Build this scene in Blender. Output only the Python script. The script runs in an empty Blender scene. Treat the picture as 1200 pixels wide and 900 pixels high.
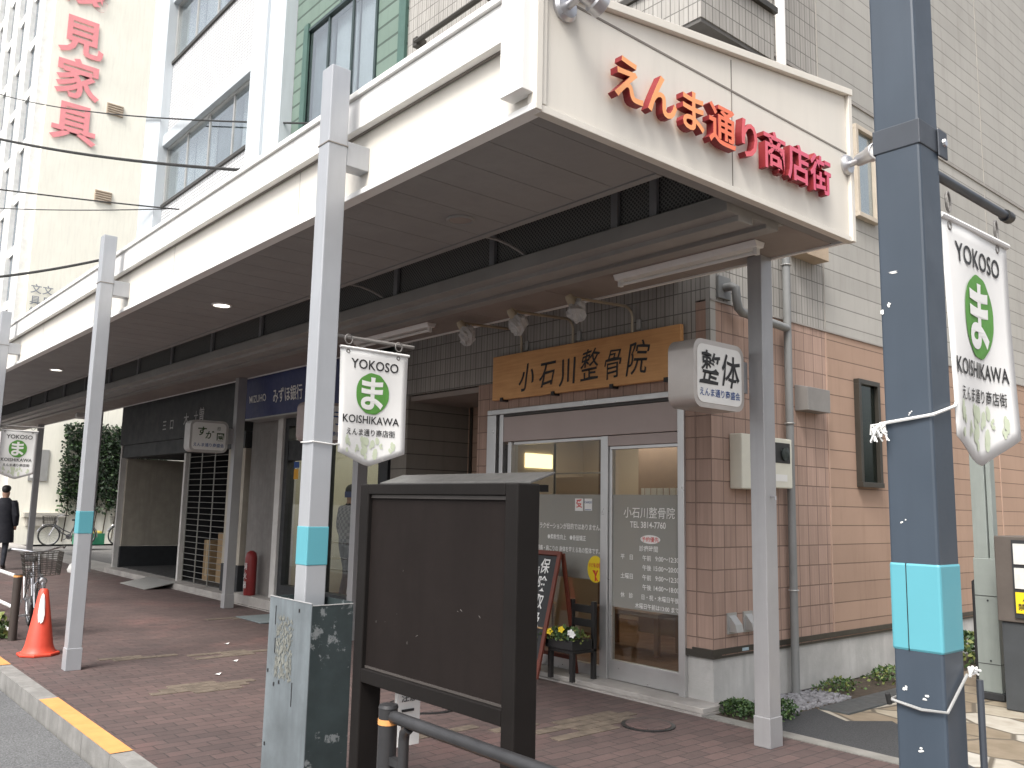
import bpy, bmesh, math, random
from mathutils import Vector, Matrix
rnd = random.Random(7)
R = math.radians
S = bpy.context.scene
C = S.collection

# ------------------------------------------------------------------ camera, sky, sun, exposure
YAW, PIT, ROL = 0.70702, 0.139327, 0.0211859
def cam_matrix():
    f0 = Vector((-math.cos(YAW), math.sin(YAW), 0)); r0 = Vector((math.sin(YAW), math.cos(YAW), 0)); u0 = Vector((0, 0, 1))
    f = math.cos(PIT)*f0 + math.sin(PIT)*u0; u = -math.sin(PIT)*f0 + math.cos(PIT)*u0
    r = math.cos(ROL)*r0 + math.sin(ROL)*u; uu = -math.sin(ROL)*r0 + math.cos(ROL)*u
    return Matrix(((r.x, uu.x, -f.x, 0), (r.y, uu.y, -f.y, 0), (r.z, uu.z, -f.z, 1.6), (0, 0, 0, 1)))
cd = bpy.data.cameras.new('camera'); cam = bpy.data.objects.new('camera', cd); C.objects.link(cam)
cam.matrix_world = cam_matrix(); cd.sensor_width = 36; cd.lens = 36*1014.12/1200; cd.clip_start = .05; cd.clip_end = 2000
S.camera = cam
SUN_EL, SUN_AZ = R(54), math.atan2(.38, -1.0)        # azimuth measured from +Y towards +X
W = bpy.data.worlds.new('World'); S.world = W; W.use_nodes = True
nt = W.node_tree; nt.nodes.clear()
sky = nt.nodes.new('ShaderNodeTexSky'); sky.sky_type = 'NISHITA'; sky.sun_disc = False
sky.sun_elevation = SUN_EL; sky.sun_rotation = SUN_AZ; sky.air_density = 1.0; sky.dust_density = 6; sky.ozone_density = 1
hs = nt.nodes.new('ShaderNodeHueSaturation'); hs.inputs['Saturation'].default_value = .28; hs.inputs['Value'].default_value = 1.0
bg = nt.nodes.new('ShaderNodeBackground'); bg.inputs[1].default_value = .13
wo = nt.nodes.new('ShaderNodeOutputWorld')
nt.links.new(sky.outputs[0], hs.inputs['Color']); nt.links.new(hs.outputs[0], bg.inputs[0]); nt.links.new(bg.outputs[0], wo.inputs[0])
sl = bpy.data.lights.new('sun', 'SUN'); sl.energy = 1.7; sl.angle = R(22); sl.color = (1, .95, .88)
so = bpy.data.objects.new('sun', sl); C.objects.link(so)
sd = Vector((math.sin(SUN_AZ)*math.cos(SUN_EL), math.cos(SUN_AZ)*math.cos(SUN_EL), math.sin(SUN_EL)))
so.rotation_euler = sd.to_track_quat('Z', 'Y').to_euler()
S.view_settings.view_transform = 'Standard'; S.view_settings.look = 'None'; S.view_settings.gamma = 1
S.view_settings.use_curve_mapping = False
S.view_settings.exposure = 1.06
S.render.engine = 'CYCLES'
cy = S.cycles; cy.use_denoising = True; cy.max_bounces = 8; cy.transparent_max_bounces = 12; cy.diffuse_bounces = 5
cy.sample_clamp_indirect = 6; cy.caustics_reflective = False; cy.caustics_refractive = False

# ------------------------------------------------------------------ materials
def newmat(name):
    m = bpy.data.materials.new(name); m.use_nodes = True
    n = m.node_tree; n.nodes.clear()
    out = n.nodes.new('ShaderNodeOutputMaterial'); b = n.nodes.new('ShaderNodeBsdfPrincipled')
    n.links.new(b.outputs[0], out.inputs[0])
    return m, n, b, out
def sc(col, k): return tuple(min(1, c*k) for c in col[:3]) + (1,)
def nd(n, t, **kw):
    x = n.nodes.new('ShaderNode'+t)
    for k, v in kw.items():
        if k in x.inputs.keys() if hasattr(x.inputs, 'keys') else False: x.inputs[k].default_value = v
        else: setattr(x, k, v)
    return x
def mixc(n, fac, a, b, mode='MIX'):
    x = n.nodes.new('ShaderNodeMix'); x.data_type = 'RGBA'; x.blend_type = mode
    for sock, v in ((x.inputs[0], fac), (x.inputs[6], a), (x.inputs[7], b)):
        if hasattr(v, 'is_linked'): n.links.new(v, sock)
        else: sock.default_value = v
    return x.outputs[2]
def ramp(n, src, p0, p1, c0=(0, 0, 0, 1), c1=(1, 1, 1, 1)):
    x = n.nodes.new('ShaderNodeValToRGB'); e = x.color_ramp.elements
    e[0].position = p0; e[1].position = p1; e[0].color = c0; e[1].color = c1
    n.links.new(src, x.inputs[0]); return x.outputs[0]
def noise(n, vec, scale, detail=5, rough=.6, stretch=None):
    if stretch:
        mp = n.nodes.new('ShaderNodeMapping'); mp.inputs['Scale'].default_value = stretch
        n.links.new(vec, mp.inputs[0]); vec = mp.outputs[0]
    x = n.nodes.new('ShaderNodeTexNoise'); x.inputs['Scale'].default_value = scale
    x.inputs['Detail'].default_value = detail; x.inputs['Roughness'].default_value = rough
    n.links.new(vec, x.inputs['Vector']); return x.outputs[0]
def objco(n):
    return n.nodes.new('ShaderNodeTexCoord').outputs['Object']
def bump(n, b, h, strength=.3, dist=.01):
    x = n.nodes.new('ShaderNodeBump'); x.inputs['Strength'].default_value = strength; x.inputs['Distance'].default_value = dist
    n.links.new(h, x.inputs['Height']); n.links.new(x.outputs[0], b.inputs['Normal'])
MC = {}
def M(name, col, rough=.6, metal=0, var=.14, scale=5, streak=0, bmp=0, bscale=60, chips=None, spec=.5):
    """painted / plain surface: tone varies with noise; optional vertical dirt streaks and chipped patches"""
    if name in MC: return MC[name]
    m, n, b, out = newmat(name); co = objco(n)
    c = mixc(n, ramp(n, noise(n, co, scale), .3, .7), sc(col, 1-var), sc(col, 1+var*.6))
    if streak:
        s = ramp(n, noise(n, co, 3.2, 6, .65, (3.5, 3.5, .35)), .46, .74)
        c = mixc(n, s, c, sc(col, 1-streak))
    if chips:
        s = ramp(n, noise(n, co, chips[1], 6, .7), chips[2], chips[2]+.03)
        c = mixc(n, s, c, tuple(chips[0])+(1,))
    n.links.new(c, b.inputs['Base Color'])
    rr = ramp(n, noise(n, co, scale*2.3), .25, .75, (rough*.8,)*3+(1,), (min(1, rough*1.2),)*3+(1,))
    n.links.new(rr, b.inputs['Roughness']); b.inputs['Metallic'].default_value = metal
    b.inputs['Specular IOR Level'].default_value = spec
    if bmp: bump(n, b, noise(n, co, bscale, 4), bmp)
    MC[name] = m; return m
def uz(n):
    """wall coordinate (x+y, z): follows both facades of a right-angled building"""
    s = n.nodes.new('ShaderNodeSeparateXYZ'); n.links.new(objco(n), s.inputs[0])
    a = n.nodes.new('ShaderNodeMath'); n.links.new(s.outputs[0], a.inputs[0]); n.links.new(s.outputs[1], a.inputs[1])
    k = n.nodes.new('ShaderNodeCombineXYZ'); n.links.new(a.outputs[0], k.inputs[0]); n.links.new(s.outputs[2], k.inputs[1])
    return k.outputs[0]
def brick(n, vec, w, h, mortar, c1=(1, 1, 1, 1), c2=(.8, .8, .8, 1), mo=(0, 0, 0, 1), off=0, smooth=.1, shift=None):
    if shift:
        mp = n.nodes.new('ShaderNodeMapping'); mp.inputs['Location'].default_value = shift
        n.links.new(vec, mp.inputs[0]); vec = mp.outputs[0]
    x = n.nodes.new('ShaderNodeTexBrick'); x.offset = off; x.squash = 1
    x.inputs['Scale'].default_value = 1; x.inputs['Brick Width'].default_value = w; x.inputs['Row Height'].default_value = h
    x.inputs['Mortar Size'].default_value = mortar; x.inputs['Mortar Smooth'].default_value = smooth
    x.inputs['Color1'].default_value = c1; x.inputs['Color2'].default_value = c2; x.inputs['Mortar'].default_value = mo
    n.links.new(vec, x.inputs['Vector']); return x
def wall_mat(name, col, w, h, mortar, fine=None, dark=.35, tone=.12, streak=.12, rough=.8):
    m, n, b, out = newmat(name); v = uz(n); co = objco(n)
    br = brick(n, v, w, h, mortar, sc(col, 1), sc(col, 1-tone), sc(col, dark))
    c = br.outputs[0]; hgt = br.outputs[1]
    inv = n.nodes.new('ShaderNodeMath'); inv.operation = 'SUBTRACT'; inv.inputs[0].default_value = 1; n.links.new(hgt, inv.inputs[1]); H = inv.outputs[0]
    if fine:
        f = brick(n, v, fine[0], h, fine[1], (1, 1, 1, 1), (.86, .86, .86, 1), (fine[2],)*3+(1,))
        c = mixc(n, 1.0, c, f.outputs[0], 'MULTIPLY')
        i2 = n.nodes.new('ShaderNodeMath'); i2.operation = 'SUBTRACT'; n.links.new(H, i2.inputs[0]); n.links.new(f.outputs[1], i2.inputs[1]); H = i2.outputs[0]
    c = mixc(n, ramp(n, noise(n, co, 1.4, 6), .3, .75), c, mixc(n, 1.0, c, (1-streak,)*3+(1,), 'MULTIPLY'))
    s = ramp(n, noise(n, co, 2.6, 6, .7, (2.5, 2.5, .3)), .5, .8)
    c = mixc(n, s, c, mixc(n, 1.0, c, (1-streak*1.6, 1-streak*1.7, 1-streak*1.8, 1), 'MULTIPLY'))
    n.links.new(c, b.inputs['Base Color']); b.inputs['Roughness'].default_value = rough; b.inputs['Specular IOR Level'].default_value = .35
    bump(n, b, H, .6, .012)
    return m
pink_tile = wall_mat('pink_tile', (.44, .308, .25), .165, .184, .005, (.0412, .0035, .88), .55)
pink_plank = wall_mat('pink_plank', (.40, .275, .208), 40, .184, .005, None, .48)
grey_tile = wall_mat('grey_tile', (.41, .395, .37), .098, .184, .005, (.049, .0045, .74), .52, .08)
grey_plank = wall_mat('grey_plank', (.42, .41, .385), 40, .184, .005, None, .50)
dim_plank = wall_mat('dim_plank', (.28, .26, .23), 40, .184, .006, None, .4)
white_tile = wall_mat('white_tile', (.74, .745, .76), .13, .068, .010, None, .42, .08, .06, .35)
green_plank = wall_mat('green_plank', (.165, .23, .195), 40, .26, .02, None, .45, .1, .1)
cream_wall = M('cream_wall', (.68, .60, .45), .85, var=.07, scale=1.2, streak=.1)
lemon_wall = M('lemon_wall', (.88, .86, .76), .85, var=.06, scale=.6, streak=.1)
concrete = M('concrete', (.47, .465, .45), .9, var=.25, scale=2.2, streak=.15, bmp=.25, bscale=45)
step_concrete = M('step_concrete', (.36, .34, .32), .9, var=.25, scale=3, bmp=.3, bscale=70)
border_concrete = M('border_concrete', (.20, .195, .18), .9, var=.25, scale=4, bmp=.3)
cream_metal = M('cream_metal', (.70, .665, .60), .45, var=.03, scale=1.5, streak=.05)
white_metal = M('white_metal', (.86, .85, .83), .45, var=.03, scale=1.5, streak=.06)
groove = M('groove', (.22, .20, .18), .8)
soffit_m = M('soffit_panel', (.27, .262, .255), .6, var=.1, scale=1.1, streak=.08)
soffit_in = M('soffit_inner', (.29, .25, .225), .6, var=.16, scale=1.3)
beam_m = M('beam_paint', (.30, .29, .275), .5, var=.14, scale=2)
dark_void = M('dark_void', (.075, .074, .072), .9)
roof_m = M('roof_sheet', (.45, .45, .45), .5)
post_m = M('post_paint', (.40, .415, .44), .38, .25, var=.06, scale=3, streak=.1)
post_in = M('inner_post_paint', (.36, .36, .37), .38, .3, var=.08, scale=3, streak=.12)
blue_m = M('slate_paint', (.046, .062, .084), .42, 0, var=.12, scale=3, streak=.12)
navy_m = M('clamp_paint', (.05, .058, .072), .45)
band_m = M('cyan_band', (.10, .34, .405), .45, var=.04, scale=3)
black_m = M('black_paint', (.018, .018, .019), .45, var=.2)
brown_m = M('brown_board', (.015, .0118, .011), .65, var=.14, scale=3, streak=.2, chips=((.045, .04, .036), 24, .86), spec=.10)
brown_frame = M('brown_frame', (.012, .0105, .010), .5, var=.15, scale=4, spec=.14)
rail_m = M('rail_paint', (.03, .03, .032), .4, var=.3, scale=9, chips=((.12, .12, .12), 40, .70))
alu = M('aluminium', (.60, .60, .60), .32, .75, var=.06, scale=4)
alu_dull = M('aluminium_dull', (.45, .45, .44), .45, .5, var=.08, scale=4)
shutter_pink = M('shutter_box', (.44, .37, .35), .5, var=.06, scale=2)
bronze = M('bronze_frame', (.055, .05, .042), .4, .3)
steel_galv = M('galvanised_steel', (.16, .185, .20), .6, .15, var=.35, scale=3.2, streak=.3, chips=((.10, .115, .12), 11, .70))
green_worn = M('worn_green_paint', (.026, .038, .040), .62, 0, var=.3, scale=5, chips=((.17, .185, .19), 6.5, .56))
white_p = M('white_plastic', (.75, .75, .73), .4, var=.04)
ivory_p = M('ivory_plastic', (.66, .65, .56), .5, var=.06)
grey_p = M('grey_plastic', (.22, .21, .20), .5, var=.1)
pipe_m = M('pipe_grey', (.20, .205, .205), .5, var=.08)
pole_green = M('pole_greygreen', (.24, .27, .255), .5, var=.08, streak=.15)
chrome = M('chrome', (.6, .6, .62), .2, .9)
silver = M('silver_lamp', (.55, .55, .57), .3, .8, var=.1)
rubber = M('rubber', (.02, .02, .02), .8)
black_txt = M('black_ink', (.02, .02, .022), .6, var=.02)
white_txt = M('white_ink', (.82, .82, .8), .6, var=.02)
navy_txt = M('blue_ink', (.03, .08, .26), .6, var=.02)
logo_green = M('logo_green', (.10, .30, .055), .7, var=.15, scale=14)
pale_green = M('pale_green_ink', (.56, .62, .47), .8, var=.1)
cloth = M('banner_cloth', (.76, .76, .75), .85, var=.05, scale=5)
red_m = M('cone_red', (.60, .065, .035), .5, var=.15, scale=7, streak=.15)
paper = M('paper', (.78, .78, .76), .8, var=.04)
yellow_m = M('yellow_sticker', (.78, .58, .02), .5, var=.03)
orange_m = M('orange_marking', (.62, .29, .095), .75, var=.14, scale=5, bmp=.15)
red_txt = M('red_ink', (.6, .05, .04), .6)
pinkred = M('pale_red_letters', (.82, .30, .32), .6, var=.05)
navy_sign = M('navy_sign', (.03, .042, .14), .45, var=.1)
dark_sign = M('charcoal_fascia', (.03, .034, .036), .55, var=.2, scale=2)
dark_base = M('dark_base', (.025, .027, .03), .6)
mirror_strip = M('frame_white', (.58, .57, .55), .5)
wood_brown = M('wood_redbrown', (.15, .035, .02), .5, var=.2, scale=8)
black_wood = M('black_wood', (.015, .014, .014), .5)
skin_m = M('skin', (.45, .27, .19), .6)
coat_m = M('dark_coat', (.012, .013, .02), .85)
trouser_m = M('dark_trousers', (.012, .014, .022), .85)
hair_m = M('black_hair', (.012, .011, .01), .6)
leaf_a = M('leaf_dark', (.035, .075, .022), .6, var=.3, scale=9)
leaf_b = M('leaf_mid', (.075, .13, .035), .6, var=.3, scale=9)
leaf_i = M('leaf_ivy', (.03, .05, .028), .6, var=.35, scale=9)
leaf_c = M('leaf_yellow', (.17, .2, .05), .6, var=.3, scale=9)
soil = M('soil', (.06, .045, .032), .95, var=.3, scale=12, bmp=.5)
card_m = M('cardboard', (.33, .23, .13), .85, var=.1)
interior_wall = M('interior_wall', (.62, .53, .42), .85, var=.05, scale=1)
interior_floor = M('interior_floor', (.19, .10, .055), .5, var=.15, scale=3)
interior_wood = M('interior_wood', (.24, .13, .07), .5, var=.15)
curtain_m = M('curtain', (.78, .78, .76), .9, var=.08, scale=3)
def emis(name, col, s):
    m, n, b, out = newmat(name); b.inputs['Base Color'].default_value = sc(col, .6)
    b.inputs['Emission Color'].default_value = tuple(col)+(1,); b.inputs['Emission Strength'].default_value = s
    return m
panel_glow = emis('panel_glow', (1, .80, .42), 1.1)
fill_glow = emis('clinic_fill_glow', (1, .90, .76), 4.2)  # emission for the unseen panels added inside the clinic
lit_down = emis('downlight_glow', (1, .95, .85), 3)
red_led = emis('red_led', (1, .15, .05), 2)
def glass(name, tint=(.86, .88, .86), ior=1.5, rough=.0, mul=1.0):
    m = bpy.data.materials.new(name); m.use_nodes = True; n = m.node_tree; n.nodes.clear()
    out = n.nodes.new('ShaderNodeOutputMaterial'); mx = n.nodes.new('ShaderNodeMixShader')
    t = n.nodes.new('ShaderNodeBsdfTransparent'); g = n.nodes.new('ShaderNodeBsdfGlossy'); f = n.nodes.new('ShaderNodeFresnel')
    k = n.nodes.new('ShaderNodeMath'); k.operation = 'MULTIPLY'; k.inputs[1].default_value = mul; k.use_clamp = True
    t.inputs[0].default_value = tuple(tint)+(1,); g.inputs['Roughness'].default_value = rough; g.inputs[0].default_value = (.95, .97, .97, 1)
    geo = n.nodes.new('ShaderNodeNewGeometry'); io = n.nodes.new('ShaderNodeMapRange'); io.inputs['To Min'].default_value = ior; io.inputs['To Max'].default_value = 1/ior
    n.links.new(geo.outputs['Backfacing'], io.inputs['Value']); n.links.new(io.outputs[0], f.inputs[0])
    n.links.new(f.outputs[0], k.inputs[0]); n.links.new(k.outputs[0], mx.inputs[0]); n.links.new(t.outputs[0], mx.inputs[1]); n.links.new(g.outputs[0], mx.inputs[2]); n.links.new(mx.outputs[0], out.inputs[0])
    return m
glass_m = glass('shop_glass', (.92, .94, .93), mul=1.0)
win_glass = glass('window_glass', (.80, .84, .86), mul=2.2)
def film():
    m = bpy.data.materials.new('frosted_film'); m.use_nodes = True; n = m.node_tree; n.nodes.clear()
    out = n.nodes.new('ShaderNodeOutputMaterial'); mx = n.nodes.new('ShaderNodeMixShader'); mx.inputs[0].default_value = .60
    t = n.nodes.new('ShaderNodeBsdfTransparent'); d = n.nodes.new('ShaderNodeBsdfDiffuse'); d.inputs[0].default_value = (.38, .38, .355, 1)
    n.links.new(t.outputs[0], mx.inputs[1]); n.links.new(d.outputs[0], mx.inputs[2]); n.links.new(mx.outputs[0], out.inputs[0]); return m
film_m = film()
def bag():
    m = bpy.data.materials.new('clear_bag'); m.use_nodes = True; n = m.node_tree; n.nodes.clear()
    out = n.nodes.new('ShaderNodeOutputMaterial'); mx = n.nodes.new('ShaderNodeMixShader'); mx.inputs[0].default_value = .75
    t = n.nodes.new('ShaderNodeBsdfTransparent'); d = n.nodes.new('ShaderNodeBsdfPrincipled'); d.inputs['Base Color'].default_value = (.62, .62, .62, 1); d.inputs['Roughness'].default_value = .3
    n.links.new(t.outputs[0], mx.inputs[1]); n.links.new(d.outputs[0], mx.inputs[2]); n.links.new(mx.outputs[0], out.inputs[0]); return m
bag_m = bag()
def paver():
    m, n, b, out = newmat('red_pavers'); co = objco(n)
    mp = n.nodes.new('ShaderNodeMapping'); mp.inputs['Rotation'].default_value = (0, 0, R(90)); n.links.new(co, mp.inputs[0])
    br = brick(n, mp.outputs[0], .21, .105, .0045, (.128, .087, .081, 1), (.097, .070, .066, 1), (.055, .046, .044, 1), off=.5, smooth=.2)
    c = br.outputs[0]
    c = mixc(n, ramp(n, noise(n, co, .55, 6), .35, .7), c, mixc(n, 1, c, (.66, .70, .73, 1), 'MULTIPLY'))
    c = mixc(n, ramp(n, noise(n, co, .9, 3), .55, .72), c, mixc(n, 1, c, (1.3, 1.12, 1.1, 1), 'MULTIPLY'))
    c = mixc(n, ramp(n, noise(n, co, 7, 6, .75), .60, .78), c, (.16, .125, .11, 1))
    c = mixc(n, ramp(n, noise(n, co, 55, 2), .74, .78), c, (.05, .045, .043, 1))
    n.links.new(c, b.inputs['Base Color'])
    n.links.new(ramp(n, noise(n, co, 4), .3, .7, (.62,)*3+(1,), (.88,)*3+(1,)), b.inputs['Roughness']); b.inputs['Specular IOR Level'].default_value = .35
    iv = n.nodes.new('ShaderNodeMath'); iv.operation = 'SUBTRACT'; iv.inputs[0].default_value = 1; n.links.new(br.outputs[1], iv.inputs[1])
    ad = n.nodes.new('ShaderNodeMath'); ad.operation = 'MULTIPLY_ADD'; n.links.new(noise(n, co, 45, 4), ad.inputs[0]); ad.inputs[1].default_value = .35; n.links.new(iv.outputs[0], ad.inputs[2])
    bump(n, b, ad.outputs[0], .5, .006)
    return m
paver_m = paver()
pale_paver = M('pale_pavers', (.135, .107, .083), .85, var=.4, scale=9, bmp=.2)
def asphalt(name, col, sp):
    m, n, b, out = newmat(name); co = objco(n)
    c = mixc(n, ramp(n, noise(n, co, 90, 3, .7), .35, .7), sc(col, .6), sc(col, 1+sp))
    c = mixc(n, ramp(n, noise(n, co, .8, 6), .35, .7), c, mixc(n, 1, c, (.75, .75, .76, 1), 'MULTIPLY'))
    n.links.new(c, b.inputs['Base Color']); b.inputs['Roughness'].default_value = .9
    bump(n, b, noise(n, co, 120, 3), .6, .006); return m
road_m = asphalt('road_asphalt', (.105, .107, .11), .9)
patch_m = asphalt('patch_asphalt', (.04, .042, .045), .6)
ground_m = asphalt('far_ground', (.16, .155, .15), .4)
def flag():
    m, n, b, out = newmat('crazy_paving'); co = objco(n)
    mp = n.nodes.new('ShaderNodeMapping'); mp.inputs['Scale'].default_value = (1.9, 2.6, 1); n.links.new(co, mp.inputs[0])
    wv = n.nodes.new('ShaderNodeMix'); wv.data_type = 'VECTOR'
    v1 = n.nodes.new('ShaderNodeTexVoronoi'); v1.feature = 'F1'; v1.voronoi_dimensions = '2D'; v1.inputs['Scale'].default_value = 1
    v2 = n.nodes.new('ShaderNodeTexVoronoi'); v2.feature = 'DISTANCE_TO_EDGE'; v2.voronoi_dimensions = '2D'; v2.inputs['Scale'].default_value = 1
    n.links.new(mp.outputs[0], v1.inputs['Vector']); n.links.new(mp.outputs[0], v2.inputs['Vector'])
    s = n.nodes.new('ShaderNodeSeparateXYZ'); n.links.new(v1.outputs['Color'], s.inputs[0])
    r = n.nodes.new('ShaderNodeValToRGB'); e = r.color_ramp.elements; e[0].color = (.20, .16, .115, 1); e[1].color = (.45, .43, .39, 1); e[0].position = .1; e[1].position = .9
    k = r.color_ramp.elements.new(.45); k.color = (.29, .245, .18, 1); k2 = r.color_ramp.elements.new(.68); k2.color = (.36, .325, .26, 1)
    n.links.new(s.outputs[0], r.inputs[0])
    c = mixc(n, ramp(n, noise(n, co, 6, 6), .3, .75), r.outputs[0], mixc(n, 1, r.outputs[0], (.68, .66, .62, 1), 'MULTIPLY'))
    ed = ramp(n, v2.outputs['Distance'], .02, .05)
    c = mixc(n, ed, (.10, .085, .065, 1), c); n.links.new(c, b.inputs['Base Color']); b.inputs['Roughness'].default_value = .85
    bump(n, b, ed, .6, .01); return m
flag_m = flag()
def woodmat():
    m, n, b, out = newmat('plank_wood'); co = objco(n)
    g = noise(n, co, 3.0, 8, .65, (.7, 10, 14))
    c = mixc(n, ramp(n, g, .25, .75), (.60, .30, .115, 1), (.80, .46, .20, 1))
    c = mixc(n, ramp(n, noise(n, co, 1.1, 4), .4, .7), c, mixc(n, 1, c, (.78, .72, .66, 1), 'MULTIPLY'))
    n.links.new(c, b.inputs['Base Color']); b.inputs['Roughness'].default_value = .55; bump(n, b, g, .15, .004); return m
wood_m = woodmat()
def grille():
    m, n, b, out = newmat('mesh_grille'); v = uz(n)
    mp = n.nodes.new('ShaderNodeMapping'); mp.inputs['Rotation'].default_value = (0, 0, R(45)); n.links.new(v, mp.inputs[0])
    br = brick(n, mp.outputs[0], .024, .024, .0045, (0, 0, 0, 1), (0, 0, 0, 1), (1, 1, 1, 1))
    c = mixc(n, br.outputs[1], (.05, .049, .047, 1), (.20, .195, .185, 1)); n.links.new(c, b.inputs['Base Color']); b.inputs['Roughness'].default_value = .7; return m
grille_m = grille()
def check():
    m, n, b, out = newmat('checked_shirt'); v = uz(n)
    x = n.nodes.new('ShaderNodeTexChecker'); x.inputs['Scale'].default_value = 22; x.inputs[1].default_value = (.03, .03, .04, 1); x.inputs[2].default_value = (.14, .14, .15, 1)
    n.links.new(v, x.inputs[0]); n.links.new(x.outputs[0], b.inputs['Base Color']); b.inputs['Roughness'].default_value = .9; return m
check_m = check()
letter_side = M('letter_side_red', (.22, .014, .018), .5, var=.05)
letter_cols = [(.90, .40, .17), (.90, .39, .16), (.90, .36, .15), (.84, .20, .10), (.72, .13, .15), (.70, .13, .18), (.68, .12, .19), (.66, .11, .19)]
letter_ms = [M('letter_face_%s' % 'abcdefgh'[i], c, .45, var=.03) for i, c in enumerate(letter_cols)]

# ------------------------------------------------------------------ mesh helpers
_tc = bpy.data.curves.new('tmp_text', 'FONT'); _to = bpy.data.objects.new('tmp_text', _tc)
TCACHE = {}
def text_mesh(s, bold=0., ext=0., spacing=1.0, res=3):
    k = (s, bold, ext, spacing, res)
    if k not in TCACHE:
        if _to.name not in C.objects: C.objects.link(_to)
        _tc.body = s; _tc.size = 1; _tc.resolution_u = res; _tc.offset = bold; _tc.extrude = ext; _tc.space_character = spacing
        dg = bpy.context.evaluated_depsgraph_get(); dg.update()
        m = bpy.data.meshes.new_from_object(_to.evaluated_get(dg))
        vs = [v.co.copy() for v in m.vertices]; fs = [tuple(p.vertices) for p in m.polygons]
        bpy.data.meshes.remove(m); C.objects.unlink(_to)
        TCACHE[k] = (vs, fs)
    return TCACHE[k]
ORIG = {}
class MB:
    def __init__(s): s.v = []; s.f = []; s.m = []
    def add(s, vs, fs, mi=0):
        o = len(s.v); s.v += [Vector(v) for v in vs]; s.f += [tuple(i+o for i in f) for f in fs]; s.m += [mi]*len(fs); return s
    def box(s, x0, x1, y0, y1, z0, z1, mi=0):
        if x0 > x1: x0, x1 = x1, x0
        if y0 > y1: y0, y1 = y1, y0
        if z0 > z1: z0, z1 = z1, z0
        return s.add([(x0, y0, z0), (x1, y0, z0), (x1, y1, z0), (x0, y1, z0), (x0, y0, z1), (x1, y0, z1), (x1, y1, z1), (x0, y1, z1)],
                     [(0, 3, 2, 1), (4, 5, 6, 7), (0, 1, 5, 4), (1, 2, 6, 5), (2, 3, 7, 6), (3, 0, 4, 7)], mi)
    def obox(s, c, ax, ay, az, mi=0):
        c, ax, ay, az = map(Vector, (c, ax, ay, az))
        vs = [c+ax*i+ay*j+az*k for k in (-1, 1) for (i, j) in ((-1, -1), (1, -1), (1, 1), (-1, 1))]
        return s.add(vs, [(0, 3, 2, 1), (4, 5, 6, 7), (0, 1, 5, 4), (1, 2, 6, 5), (2, 3, 7, 6), (3, 0, 4, 7)], mi)
    def quad(s, a, b, c, d, mi=0): return s.add([a, b, c, d], [(0, 1, 2, 3)], mi)
    def prism(s, poly, axis, a0, a1, mi=0):
        """poly of 2-D points extruded along an axis: 'x' (y,z), 'y' (x,z), 'z' (x,y)"""
        def P(p, a): return {'x': (a, p[0], p[1]), 'y': (p[0], a, p[1]), 'z': (p[0], p[1], a)}[axis]
        n = len(poly); vs = [P(p, a0) for p in poly]+[P(p, a1) for p in poly]
        return s.add(vs, [tuple(range(n))[::-1], tuple(range(n, 2*n))]+[(i, (i+1) % n, n+(i+1) % n, n+i) for i in range(n)], mi)
    def tube(s, pts, r, n=8, mi=0, caps=True):
        pts = [Vector(p) for p in pts]; rs = r if isinstance(r, (list, tuple)) else [r]*len(pts)
        base = None; vs = []
        for i, p in enumerate(pts):
            t = (pts[min(i+1, len(pts)-1)]-pts[max(i-1, 0)]).normalized()
            if base is None: base = t.orthogonal().normalized()
            base = (base-t*base.dot(t)); base = base.normalized() if base.length > 1e-6 else t.orthogonal().normalized()
            q = t.cross(base)
            vs += [p+(base*math.cos(2*math.pi*k/n)+q*math.sin(2*math.pi*k/n))*rs[i] for k in range(n)]
        fs = [(i*n+k, i*n+(k+1) % n, (i+1)*n+(k+1) % n, (i+1)*n+k) for i in range(len(pts)-1) for k in range(n)]
        if caps: fs += [tuple(range(n))[::-1], tuple(range((len(pts)-1)*n, len(pts)*n))]
        return s.add(vs, fs, mi)
    def ring(s, c, r, t, axis, n=28, m=6, mi=0):
        c = Vector(c); a = Vector(axis).normalized(); u = a.orthogonal().normalized(); w = a.cross(u); vs = []; fs = []
        for i in range(n):
            d = u*math.cos(2*math.pi*i/n)+w*math.sin(2*math.pi*i/n)
            vs += [c+d*(r+t*math.cos(2*math.pi*k/m))+a*t*math.sin(2*math.pi*k/m) for k in range(m)]
        for i in range(n):
            for k in range(m): fs.append((i*m+k, ((i+1) % n)*m+k, ((i+1) % n)*m+(k+1) % m, i*m+(k+1) % m))
        return s.add(vs, fs, mi)
    def lathe(s, c, prof, axis=(0, 0, 1), n=20, mi=0):
        c = Vector(c); a = Vector(axis).normalized(); u = a.orthogonal().normalized(); w = a.cross(u); vs = []
        for (r, h) in prof: vs += [c+a*h+(u*math.cos(2*math.pi*k/n)+w*math.sin(2*math.pi*k/n))*max(r, 1e-4) for k in range(n)]
        fs = [(i*n+k, i*n+(k+1) % n, (i+1)*n+(k+1) % n, (i+1)*n+k) for i in range(len(prof)-1) for k in range(n)]
        fs += [tuple(range(n))[::-1], tuple(range((len(prof)-1)*n, len(prof)*n))]
        return s.add(vs, fs, mi)
    def disc(s, c, r, U, V, n=32, mi=0, ry=None):
        c, U, V = map(Vector, (c, U, V)); ry = ry or r
        return s.add([c+U*r*math.cos(2*math.pi*k/n)+V*ry*math.sin(2*math.pi*k/n) for k in range(n)], [tuple(range(n))], mi)
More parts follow.
